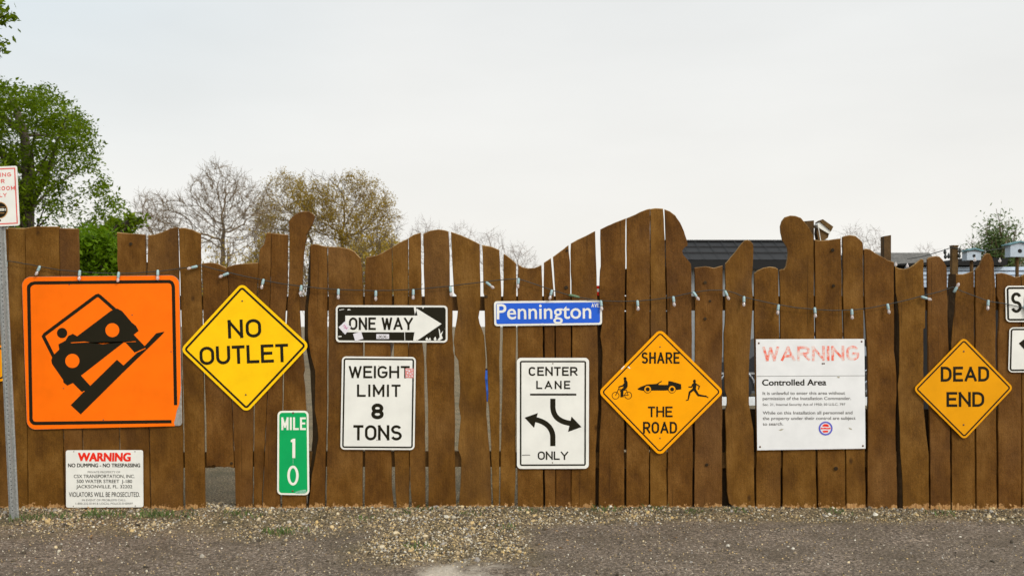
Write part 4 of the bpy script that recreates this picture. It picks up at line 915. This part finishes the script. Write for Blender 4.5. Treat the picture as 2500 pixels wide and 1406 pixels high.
# pale blue stall with boards and a dark roof slab
M["siding"] = simple("pale_blue_boards", (0.42, 0.50, 0.60), 0.6, 0, 0.25, 12)
d = 15.0; y0 = d - D0; lx0 = at(2205, 0, d).x; lx1 = at(2640, 0, d).x
sl = empty("stall", ((lx0 + lx1) / 2, y0 + .6, 0), "pale blue weatherboard stall with black roof slab at right", "stall")
mb = MB(); zt = at(0, 651, d).z; nrow = 5; h = .062
for i in range(nrow):
    z0 = zt - (i + 1) * h; dz = R.uniform(-.004, .004); ya_ = y0 - .05 - R.uniform(0, .02)
    mb.add([(lx0, ya_, z0), (lx1, ya_, z0 + dz), (lx1, ya_ + .016, z0 + h - .008 + dz), (lx0, ya_ + .016, z0 + h - .008), (lx0, ya_ + .03, z0), (lx1, ya_ + .03, z0)], [[0, 1, 2, 3], [4, 5, 1, 0]])
mb.build("weatherboards", M["siding"], sl)
mb = MB(); mb.box((lx0, y0 + .01, 0), (lx1, y0 + 1.2, zt)); mb.build("wall", M["soffit"], sl)  # near-black box, its colour stands in for the shaded open interior
mb = MB(); rx1 = at(2447, 0, d).x
mb.prism([(lx0 - .1, zt + .012), (rx1, zt + .012), (rx1 + .01, at(0, 633, d).z), (at(2400, 0, d).x, at(0, 630, d).z), (at(2330, 0, d).x, at(0, 633, d).z), (at(2300, 0, d).x, at(0, 640, d).z), (lx0 - .1, at(0, 645, d).z)], y0 - .15, y0 + 1.3); mb.build("roof", M["soffit"], sl)

# white birdhouses with teal roofs on stakes above the stall
M["teal"] = simple("teal_paint", (0.10, 0.22, 0.24), 0.6)
M["palepaint"] = simple("pale_paint", (0.42, 0.48, 0.54), 0.6)
M["hole"] = simple("dark_hole", (0.012, 0.012, 0.012), 0.9)
for (bx, by, w, lab) in ((2378, 630, 34, "white birdhouse with teal roof above the black slab"), (2490, 622, 46, "larger white birdhouse with round hole at right picture edge")):
    d = 14.2; c0 = at(bx, by + 5, d); k = d / F; o = empty("birdhouse", c0, lab, "birdhouse", "birdhouses behind the fence"); hw = w * k / 2; hh = w * .62 * k
    mb = MB(); mb.prism([(c0.x - hw, c0.z), (c0.x + hw, c0.z), (c0.x + hw, c0.z + hh), (c0.x, c0.z + hh * 1.22), (c0.x - hw, c0.z + hh)], c0.y, c0.y + .16); mb.build("body", M["palepaint"], o)
    mb = MB()
    for sg in (-1, 1):
        a = Vector((c0.x, 0, c0.z + hh * 1.24)); b_ = Vector((c0.x + sg * hw * 1.3, 0, c0.z + hh * .98))
        mb.prism([(a.x, a.z), (b_.x, b_.z), (b_.x, b_.z + .018), (a.x, a.z + .022)], c0.y - .03, c0.y + .19)
    mb.build("roof", M["teal"], o)
    mb = MB(); mb.lathe([(w * .11 * k, 0), (w * .11 * k, .003)], (c0.x, c0.y - .0005, c0.z + hh * .5), (0, -1, 0), 14); mb.build("entrance_hole", M["hole"], o)
    mb = MB(); mb.tube([(c0.x, c0.y + .08, 0), (c0.x, c0.y + .08, c0.z - .002)], .025, 8); mb.build("stake", M["post"], o)
# lamp post with its own festoon
d = 14.0; c0 = at(2329, 602, d)
fp = empty("post", (c0.x, c0.y, 0), "dark square wooden post rising above the black roof slab", "post")
mb = MB(); hw = 7 * d / F; mb.box((c0.x - hw, c0.y - hw, 0), (c0.x + hw, c0.y + hw, c0.z)); mb.box((c0.x - hw * 1.15, c0.y - hw * 1.15, c0.z), (c0.x + hw * 1.15, c0.y + hw * 1.15, c0.z + .015)); mb.build("shaft", M["post"], fp)
fe = empty("string_lights", c0, "festoon of dark bulbs hung from the wooden post behind the fence", "string lights")
pts = [at(*q_, d - .05) for q_ in [(2215,632),(2250,627),(2285,617),(2310,609),(2324,604),(2340,607),(2360,612),(2400,614),(2460,604)]]
mb = MB(); mb.tube(pts, .006, 5); mb.build("cord", M["cord"], fe)
for q_ in [(2307,611),(2316,621),(2308,622),(2343,608),(2342,620)]:
    p0 = at(*q_, d - .05); mb = MB(); mb.lathe([(.006, .02), (.012, 0), (.02, -.02), (.022, -.035), (.012, -.055), (.002, -.06)], p0, (0, 0, 1), 10); mb.build("bulb", M["cord"], fe, True)
for q_ in [(2380,635),(2441,637),(2187,647),(2215,650)]:
    p0 = at(*q_, d - .6); mb = MB(); mb.lathe([(.002, -.02), (.016, -.012), (.021, 0), (.016, .012), (.008, .02), (.006, .04)], p0, (0, 0, 1), 10); mb.build("bulb", M["bulb"], fe, True)

# parked car, parking kerb, drum and marker seen through the gaps
M["carpaint"] = simple("dark_car_paint", (0.02, 0.022, 0.025), 0.25, 0.2, .1)
M["glass"] = simple("car_glass", (0.30, 0.33, 0.36), 0.08, 0, .1)
M["tyre"] = simple("tyre", (0.018, 0.018, 0.018), 0.85)
M["chrome"] = simple("chrome", (0.6, 0.62, 0.65), 0.2, 0.9, .1)
d = 19.4; k = d / F; cx0 = at(1690, 0, d).x; y0 = d - D0
car = empty("parked_car", (at(1960, 0, d).x, y0 + .85, 0), "dark parked car seen through gaps beside the white warning board", "car")
Lc = at(2235, 0, d).x - cx0
prof = [(0, .32), (.02, .62), (.10, .78), (.26, .86), (.36, 1.22), (.44, 1.36), (.66, 1.38), (.76, 1.28), (.88, .92), (.985, .84), (1.0, .60), (.995, .32), (.88, .24), (.12, .24)]
mb = MB(); mb.prism([(cx0 + a * Lc, z) for a, z in prof], y0, y0 + 1.7); mb.build("body", M["carpaint"], car)
for a, b_ in (((.34, .90), (.55, .90, .55, 1.30, .44, 1.30)), ((.57, .90), (.82, .92, .74, 1.24, .66, 1.30, .57, 1.30))):
    pts = [a] + [(b_[i], b_[i+1]) for i in range(0, len(b_), 2)]
    mb = MB(); mb.prism([(cx0 + u * Lc, z) for u, z in pts], y0 - .006, y0 + .01); mb.build("window", M["glass"], car)
for u in (.20, .80):
    wx = cx0 + u * Lc; o = Vector((wx, y0 - .01, .30))
    mb = MB(); mb.lathe([(.17, 0), (.29, 0), (.305, .03), (.305, .17), (.29, .2)], o, (0, 1, 0), 28); wh = mb.build("wheel", M["tyre"], car, True)
    mb = MB(); mb.lathe([(.03, -.012), (.15, -.01), (.165, -.002), (.17, .01)], o, (0, 1, 0), 24); rm = mb.build("rim", M["chrome"], car, True); rm.parent = wh
    mb = MB(); mb.tube([(wx + .35 * math.cos(a_), y0 - .012, .30 + .35 * math.sin(a_)) for a_ in np.linspace(0, math.pi, 16)], .018, 6); mb.build("wheel_arch", M["chrome"], car, True)
mb = MB(); mb.box((cx0 + .02, y0 - .015, .56), (cx0 + Lc - .02, y0 - .002, .60)); mb.build("side_trim", M["chrome"], car)
d = 19.0; a = at(1745, 0, d).x; b_ = at(2205, 0, d).x
mb = MB(); mb.prism([(d - D0 - .09, 0), (d - D0 + .09, 0), (d - D0 + .07, .15), (d - D0 - .07, .15)], a, b_)
mb.v = [(y, x, z) for x, y, z in mb.v]; mb.f = [f_[::-1] for f_ in mb.f]
tag(mb.build("parking_kerb", M["palepaint"] if False else simple("white_kerb", (0.8, 0.8, 0.78), .7), loc=((a + b_) / 2, d - D0, 0)), "low white concrete parking kerb glimpsed through the fence gaps", "kerb")
d = 20.0; c0 = at(1197, 0, d)
dr = empty("drum", (c0.x, c0.y, 0), "blue plastic drum glimpsed through the gaps left of centre", "drum")
mb = MB(); mb.lathe([(.13, 0), (.14, .02), (.14, .2), (.15, .22), (.14, .24), (.14, .42), (.15, .44), (.14, .46), (.14, .6), (.12, .62)], (c0.x, c0.y, 0), (0, 0, 1), 20); mb.build("barrel", simple("blue_plastic", (0.02, 0.12, 0.55), .4), dr, True)
mb = MB(); mb.lathe([(.125, .622), (.125, .645), (.08, .65)], (c0.x, c0.y, 0), (0, 0, 1), 20); mb.build("lid", M["hole"], dr, True)
c0 = W(1461, 721.5); mk = empty("reflector_stub", (c0.x, 0.048, c0.z), "short red and white striped stub standing in the widest fence gap", "reflector")
mb = MB(); e_ = [c0.z + (721.5 - q_) / 297 for q_ in (721.4, 712, 704.5, 697)]
for i in range(3): mb.lathe([(.026, 0), (.026, e_[i+1] - e_[i] - .0004)], (c0.x, 0.048, e_[i]), (0, 0, 1), 12, (i + 1) % 2 ^ 1 ^ 0)
mb.build("shaft", [M["red"], M["white"]], mk)

# ------------------------------------------------------------------ trees
M["barkgrey"] = simple("tree_bark", (0.085, 0.062, 0.042), 0.9, 0, .4, 5)
M["twig"] = simple("twig_bark", (0.175, 0.120, 0.062), 0.9, 0, .3, 2)
M["pinktwig"] = simple("far_twig", (0.30, 0.25, 0.22), 0.9, 0, .2, 1)
def leafmat(name, a, b_, c_):
    m_, t, p = mat(name); g = N(t, "ShaderNodeNewGeometry")
    r = ramp_n(t, g.outputs["Random Per Island"], [(0.0, a), (0.55, b_), (1.0, c_)])
    nb = noise_n(t, objvec(t, rnd=False), 1.1, 3)
    c = mixc(t, maprange(t, nb.outputs[0], 0.35, 0.65, 0, .55), r.outputs[0], a)
    t.links.new(c, p.inputs["Base Color"]); p.inputs["Roughness"].default_value = 0.6; p.inputs["Specular IOR Level"].default_value = 0.15
    tr = N(t, "ShaderNodeBsdfTranslucent"); t.links.new(c, tr.inputs[0]); mxs = N(t, "ShaderNodeMixShader"); mxs.inputs[0].default_value = 0.5
    o = t.nodes["Material Output"]; t.links.new(p.outputs[0], mxs.inputs[1]); t.links.new(tr.outputs[0], mxs.inputs[2]); t.links.new(mxs.outputs[0], o.inputs[0])
    return m_
M["leaf"] = leafmat("green_leaf", (0.080, 0.130, 0.002), (0.145, 0.220, 0.003), (0.23, 0.30, 0.010))
M["leaf_bright"] = leafmat("shrub_leaf", (0.095, 0.18, 0.003), (0.14, 0.245, 0.004), (0.19, 0.29, 0.010))
M["bud"] = leafmat("yellow_bud", (0.26, 0.17, 0.02), (0.38, 0.26, 0.035), (0.50, 0.37, 0.08))
M["sage"] = leafmat("sage_leaf", (0.08, 0.13, 0.03), (0.13, 0.19, 0.055), (0.21, 0.26, 0.11))

def skeleton(R, levels, spread, up, lens, kids, wob):
    """list of (points, radii, level): a trunk that divides and divides again"""
    out_ = []; tips = []
    def grow(p, d_, r, lv):
        L = lens[lv] * R.uniform(.75, 1.2); ns = 5 if lv < 2 else 3; pts = [p]; rs = [r]; dd = d_.copy()
        r1 = r * (0.62 if lv < levels else 0.4); sites = []
        for i in range(ns):
            dd = (dd + Vector((R.gauss(0, wob), R.gauss(0, wob), R.gauss(0, wob * .5) + up))).normalized()
            pts.append(pts[-1] + dd * L / ns); rs.append(r + (r1 - r) * (i + 1) / ns); sites.append((pts[-1], dd.copy(), rs[-1]))
        out_.append((pts, rs, lv))
        if lv >= levels: tips.append(pts[-1]); tips.append(pts[1]); return
        n_ = kids[lv]
        for i in range(n_):
            if i < 2: s_ = sites[-1]
            else: s_ = sites[R.randrange(max(0, len(sites) - 4) if lv else 2, len(sites))]
            a = s_[1].orthogonal().normalized(); a.rotate(Matrix.Rotation(R.uniform(0, 6.28) + i * 2.4, 3, s_[1]))
            nd = (s_[1] * math.cos(spread[lv]) + a * math.sin(spread[lv]) * R.uniform(.7, 1.25)).normalized()
            grow(s_[0], nd, s_[2] * R.uniform(.55, .8), lv + 1)
    grow(Vector((0, 0, 0)), Vector((0, 0, 1)), 1.0, 0)
    return out_, tips
def tree(name, label, box, d, seed, trunk_px, cat="tree", group=None, levels=5, spread=(.55,.55,.6,.6,.7,.7), up=.10, lens=(2.2,2.0,1.5,1.1,.8,.5), kids=(4,4,4,4,3), wob=.13,
         twig="twig", leaf=None, nleaf=0, lsize=.06, r0=.16, thick=4, minr=.006, depth=1.0):
    """bare or budding tree whose crown fills box = (x0, x1, ytop) photo pixels at distance d; its foot stands on the ground"""
    R = random.Random(seed); br, tips = skeleton(R, levels, spread, up, lens, kids, wob)
    allp = np.array([tuple(p_) for b in br for p_ in b[0]])
    qx = np.percentile(allp[:, 0], [0.5, 99.5]); hz = allp[:, 2].max()
    X0 = at(box[0], 0, d).x; X1 = at(box[1], 0, d).x; H = at(0, box[2], d).z; tx = at(trunk_px, 0, d).x
    def T(p_):
        x = p_.x; f_ = (X1 - tx) / max(qx[1], .01) if x > 0 else (tx - X0) / max(-qx[0], .01)
        return Vector((tx + x * f_, d - D0 + p_.y * depth * (X1 - X0) / (qx[1] - qx[0]), p_.z * H / hz))
    o = empty(name, (tx, d - D0, 0), label, cat, group); mt = MB(); mc = MB()
    for pts, rs, lv in br:
        m2 = mt if lv < 2 else mc; w = [max(minr, r0 * r_) for r_ in rs]
        m2.tube([T(p_) for p_ in pts], w, (7 if lv < 2 else (4 if lv < 4 else 3)), 0, lv < 2)
    mt.build("trunk", M["barkgrey"], o, True)
    if leaf:
        for _ in range(nleaf):
            c = T(R.choice(tips)) + Vector((R.gauss(0, .16), R.gauss(0, .16), R.gauss(0, .14))); u = Vector((R.gauss(0, 1), R.gauss(0, 1), R.gauss(0, 1))).normalized(); v_ = u.orthogonal().normalized() * lsize * R.uniform(.4, .9); u = u * lsize * R.uniform(.6, 1.3)
            mc.add([c - u, c + v_ * .6, c + u, c - v_ * .6], [[0, 1, 2, 3]], 1)
    mc.build("crown", [M[twig], M[leaf or "leaf"]], o)
    return o
def leafy(name, label, poly, d, trunk, seed, ncl, leaf, lsize, thick, perc=60, cl=.28, gap=.42, cat="tree", group=None, sparse=None):
    """leafy crown: leaf clumps spread through the volume whose outline is poly, carried by limbs from the trunk"""
    R = random.Random(seed); xs = [q_[0] for q_ in poly]; ys = [q_[1] for q_ in poly]
    def inside(x, y):
        c = False; j = len(poly) - 1
        for i in range(len(poly)):
            if (poly[i][1] > y) != (poly[j][1] > y) and x < (poly[j][0]-poly[i][0])*(y-poly[i][1])/(poly[j][1]-poly[i][1])+poly[i][0]: c = not c
            j = i
        return c
    b0 = at(trunk[0][0], 0, d); o = empty(name, (b0.x, d - D0, 0), label, cat, group)
    cs = []; tries = 0; mid = sum(xs) / len(xs); hwid = (max(xs) - min(xs)) / 2
    while len(cs) < ncl and tries < ncl * 60:
        tries += 1; x = R.uniform(min(xs), max(xs)); y = R.uniform(min(ys), max(ys))
        if not inside(x, y): continue
        t_ = R.uniform(-1, 1) * thick * math.sqrt(max(.15, 1 - ((x - mid) / hwid)**2)); c = at(x, y, d + t_)
        if mnoise.noise(Vector((c.x * 1.1 + seed, c.y * 1.1, c.z * 1.3))) * .5 + .5 < gap: continue
        if sparse and R.random() < sparse(x, y): continue
        cs.append(c)
    mt = MB(); tp = [at(x, y, d) for x, y in trunk]; tp[0].z = -0.1
    n = len(tp); mt.tube(tp, [.19 - .13 * i / (n - 1) for i in range(n)] if thick > 1 else [.09 - .05 * i / (n - 1) for i in range(n)], 9); 
    for c in cs[::max(1, len(cs) // 90)]:
        zc_ = max(tp[1].z, c.z - abs(c.x - tp[1].x) * .6 - .5); a = min(tp[1:], key=lambda q_: abs(q_.z - zc_)); m_ = a.lerp(c, .5) + Vector((R.gauss(0, .1), R.gauss(0, .1), R.uniform(-.05, .15)))
        mt.tube([a, a.lerp(m_, .5), m_, c], [.045, .034, .022, .008], 5, 0, False)
    mt.build("trunk", M["barkgrey"], o, True)
    v = []; f = []
    rg = np.random.default_rng(seed); C = np.repeat(np.array([tuple(c) for c in cs]), perc, 0); nl = len(C)
    C = C + np.clip(rg.normal(size=(nl, 3)), -1.5, 1.5) * np.array([cl, cl, cl * .72]) * rg.uniform(.4, 1.15, (nl, 1))
    u = rg.normal(size=(nl, 3)); u[:, 2] *= .6; u /= np.linalg.norm(u, axis=1, keepdims=True)
    w = np.cross(u, rg.normal(size=(nl, 3)) * .6 + np.array([0, 0, 1])); w /= np.linalg.norm(w, axis=1, keepdims=True)
    s_ = lsize * rg.uniform(.55, 1.25, (nl, 1)); u *= s_; w *= s_ * .42
    V = np.stack([C - u, C + w, C + u, C - w], 1).reshape(-1, 3); Fc = np.arange(nl * 4).reshape(-1, 4)
    mesh("crown", V, Fc, M[leaf], o); return o

# big leafy tree, left
leafy("leafy_tree", "big leafy green tree rising behind the left fence end",
      [(-420,60),(-150,150),(0,200),(40,205),(60,222),(118,216),(130,240),(160,250),(165,262),(195,290),(222,318),(232,342),(224,360),(240,385),(244,402),(232,420),(262,440),(275,470),(290,495),(305,520),(325,545),(318,575),(300,600),(290,640),(270,700),(-420,760)],
      20, [(60,0),(62,640),(66,520),(68,430),(60,330),(30,240)], 3, 2000, "leaf", .047, 2.3, 50, .15, .40,
      sparse=lambda x, y: 0.56 if (y > 470 and x > 90) else (.38 if y > 380 and x > 60 else 0))
leafy("leafy_tree", "tall leafy tree reaching in at the top left corner", [(-700,-400),(-100,-380),(-20,-200),(10,-30),(28,15),(40,48),(25,78),(12,112),(-30,130),(-300,300),(-700,300)], 13, [(-420,0),(-420,500),(-400,200),(-380,0),(-360,-200)], 8, 230, "leaf", .06, 1.6, 60, .13, .40)
leafy("leafy_branch_tree", "young green tree with a thin branch reaching past the left boards", [(230,560),(262,540),(300,532),(330,520),(352,520),(340,536),(350,545),(325,556),(318,575),(290,585),(250,620),(235,600)], 17, [(215,0),(225,660),(240,610),(270,565),(330,535)], 21, 42, "leaf", .06, .35, 34, .10, .3)
leafy("evergreen_shrub", "dense bright green shrub filling the notch in the left boards", [(180,610),(200,575),(240,560),(275,580),(300,610),(310,760),(170,760)], 13, [(240,0),(240,700),(240,640),(240,600)], 31, 150, "leaf_bright", .045, .55, 90, .13, .2, cat="shrub")
def crown_tree(name, label, ells, d, trunk, seed, natt=1500, step=.30, leaf=None, nleaf=0, lsize=.08, rtip=.0065, twigs=3, tw=.5, group=None, cat="tree", p_=2.25, twig="twig", shell=.3):
    """limbs grow towards points spread through the crown ellipses, then thicken by the number of twigs they carry"""
    rg = np.random.default_rng(seed); A = []
    area = [q_[2] * q_[3] for q_ in ells]
    for q_ in ells:
        n = int(natt * q_[2] * q_[3] / sum(area)); u = rg.normal(size=(n, 3)); u /= np.linalg.norm(u, axis=1, keepdims=True); u *= rg.random((n, 1))**shell
        c = at(q_[0], q_[1], d); k = d / F; A.append(np.array(c) + u * np.array([q_[2] * k, min(q_[2], q_[3]) * k * .9, q_[3] * k]))
    A = np.concatenate(A); A = A[A[:, 2] > .6]
    tp = [np.array(at(x, y, d)) for x, y in trunk]; tp[0][2] = -.1
    nodes = [tp[0]]; par = [-1]
    for a, b_ in zip(tp[:-1], tp[1:]):
        m = max(1, int(np.linalg.norm(b_ - a) / step))
        for i in range(m): nodes.append(a + (b_ - a) * (i + 1) / m + rg.normal(size=3) * .02); par.append(len(nodes) - 2)
    Nn = np.array(nodes); D = np.linalg.norm(A[:, None] - Nn[None], axis=2); ni = D.argmin(1); nd = D.min(1); nodes = list(Nn)
    for it in range(90):
        if not len(A) or len(nodes) > 9000: break
        u = A - np.array(nodes)[ni]; u /= nd[:, None] + 1e-9; acc = {}
        near = nd < step * 9
        if not near.any(): near = nd <= nd.min() + step
        for q_ in np.unique(ni[near]): acc[q_] = u[near & (ni == q_)].mean(0)
        new = []
        for q_, v_ in acc.items():
            v_ = v_ + rg.normal(size=3) * .12 + np.array([0, 0, .06]); new.append(nodes[q_] + v_ / np.linalg.norm(v_) * step * rg.uniform(.8, 1.1)); par.append(int(q_))
        b0 = len(nodes); nodes += new; D = np.linalg.norm(A[:, None] - np.array(new)[None], axis=2); m = D.min(1); up_ = m < nd
        ni = np.where(up_, b0 + D.argmin(1), ni); nd = np.minimum(nd, m); keep = nd > step * 1.25; A = A[keep]; ni = ni[keep]; nd = nd[keep]
    n = len(nodes); r = np.zeros(n); kids = np.zeros(n, int)
    for i in range(n - 1, 0, -1):
        if kids[i] == 0: r[i] = rtip**p_
        r[par[i]] += r[i]; kids[par[i]] += 1
    r = r**(1 / p_); b0 = tp[0]
    o = empty(name, (b0[0], b0[1], 0), label, cat, group); mt = MB(); mc = MB(); R = random.Random(seed)
    for i in range(1, n):
        a = nodes[par[i]]; ra = min(r[par[i]], r[i] * 1.35); big = r[i] > .05
        (mt if big else mc).tube([a, nodes[i]], [ra, r[i]], 7 if big else (4 if r[i] > .02 else 3), 0, False)
    tips = [i for i in range(1, n) if r[i] < rtip * 2.2]
    for i in tips:
        dr_ = Vector(nodes[i] - nodes[par[i]]).normalized()
        for _ in range(twigs):
            v_ = (dr_ + Vector((R.gauss(0, .55), R.gauss(0, .55), R.gauss(.12, .5)))).normalized(); L = tw * R.uniform(.5, 1.2); p0 = Vector(nodes[i]); p1 = p0 + v_ * L * .5 + Vector((R.gauss(0, .03), 0, R.gauss(0, .03)))
            mc.tube([p0, p1, p1 + (v_ + Vector((R.gauss(0, .3), R.gauss(0, .3), R.gauss(.1, .3)))).normalized() * L * .5], [rtip * .85, rtip * .7, rtip * .4], 3, 0, False)
    mt.build("trunk", M["barkgrey"], o, True)
    if leaf:
        tips = [i for i in tips if mnoise.noise(Vector(nodes[i]) * .75 + Vector((seed, 0, 0))) > -.12] or tips
        for _ in range(nleaf):
            c = Vector(nodes[R.choice(tips)]) + Vector((R.gauss(0, .13), R.gauss(0, .13), R.gauss(0.05, .13))); u = Vector((R.gauss(0, 1), R.gauss(0, 1), R.gauss(0, 1))).normalized(); v_ = u.orthogonal().normalized() * lsize * R.uniform(.3, .7); u = u * lsize * R.uniform(.5, 1.1)
            mc.add([c - u, c + v_, c + u, c - v_], [[0, 1, 2, 3]], 1)
    mc.build("crown", [M[twig], M[leaf or "leaf"]], o)
    return o
gs = "bare spring trees"
crown_tree("bare_tree", "largest bare tree with a dark forked trunk behind the yellow diamond", [(530,490,75,92),(560,530,100,110),(440,545,95,72),(385,560,50,75),(625,535,48,90)], 42, [(541,0),(541,700),(543,625),(545,560)], 12, 5200, .24, group=gs, rtip=.0080, tw=.5, twigs=4)
crown_tree("budding_tree", "wide budding tree with tan leaf tips behind the ONE WAY sign", [(850,520,115,100),(880,560,105,85),(770,500,70,80),(940,560,45,70)], 44, [(838,0),(838,700),(838,615),(832,570)], 23, 4200, .26, leaf="bud", nleaf=17000, lsize=.048, group=gs, rtip=.0080, tw=.4)
crown_tree("budding_tree", "slim budding tree standing between the two larger bare trees", [(700,490,62,72),(690,560,70,80),(650,540,40,70)], 46, [(772,0),(772,700),(762,590),(740,545)], 31, 2200, .27, leaf="bud", nleaf=7500, lsize=.047, group=gs, rtip=.0080, tw=.4)
crown_tree("bare_tree", "smaller bare tree leaning left beside the leafy tree", [(375,530,55,70),(350,570,40,60)], 50, [(462,0),(462,720),(440,660),(405,600)], 44, 1300, .27, group=gs, rtip=.0085, tw=.5, twigs=4)
# brush along the lot edge
for i, (xa, xb, yt, tx, dd, lf, nl, sd_) in enumerate([(470,600,590,535,34,"bud",900,2),(570,720,560,650,36,"bud",1200,5),(850,990,545,915,38,"bud",2600,6),(680,860,570,770,36,"bud",900,9),(880,1010,575,950,33,"bud",1700,15)]):
    tree("brush_shrub", ["tan brush under the largest bare tree","tan brush behind the two joined boards","yellow budding brush right of the wide budding tree","tan brush beside the tall mushroom topped board","low yellow brush where the boards dip"][i], (xa, xb, yt), dd, sd_, tx, "shrub", "brush behind the fence", levels=5, kids=(5,5,4,3,3), lens=(.5,1.3,1.0,.8,.6,.4), up=.10, r0=.06, minr=.006, leaf=lf, nleaf=nl, lsize=.07)
for i, (xa, xb, yt, tx, dd, sd_) in enumerate([(990,1090,538,1040,95,1),(1085,1165,540,1125,100,2),(1160,1240,560,1200,92,3),(1215,1320,592,1265,96,4),(2045,2110,545,2075,90,5),(2085,2160,552,2128,98,6),(2235,2292,588,2265,60,7),(2345,2405,575,2375,80,8)] ):
    crown_tree("far_tree", ["distant bare tree above the fence left of the tallest hump","distant bare tree peeking over the rounded board","distant bare tree left of the street name sign","distant bare tree in the dip above the street name sign","faint distant tree right of the tilted birdhouse","faint distant tree left of the square post top","small pinkish tree over the grey shingled roof","faint distant tree left of the sage green tree"][i], [((xa + xb) / 2, yt + 62, (xb - xa) * .5, 60)], dd, [(tx, 0), (tx, 700), (tx, yt + 80)], 60 + sd_, 900, .45 * dd / 90, rtip=.013 * dd / 90, twigs=3, tw=.8 * dd / 90, group="distant trees", twig="pinktwig")
tree("sage_tree", "round sage green tree at the right picture edge", (2375, 2530, 508), 24, 77, 2447, levels=5, kids=(5,5,4,3,3), lens=(1.0,1.4,1.1,.9,.6,.4), up=.12, r0=.09, minr=.006, leaf="sage", nleaf=6500, lsize=.055)
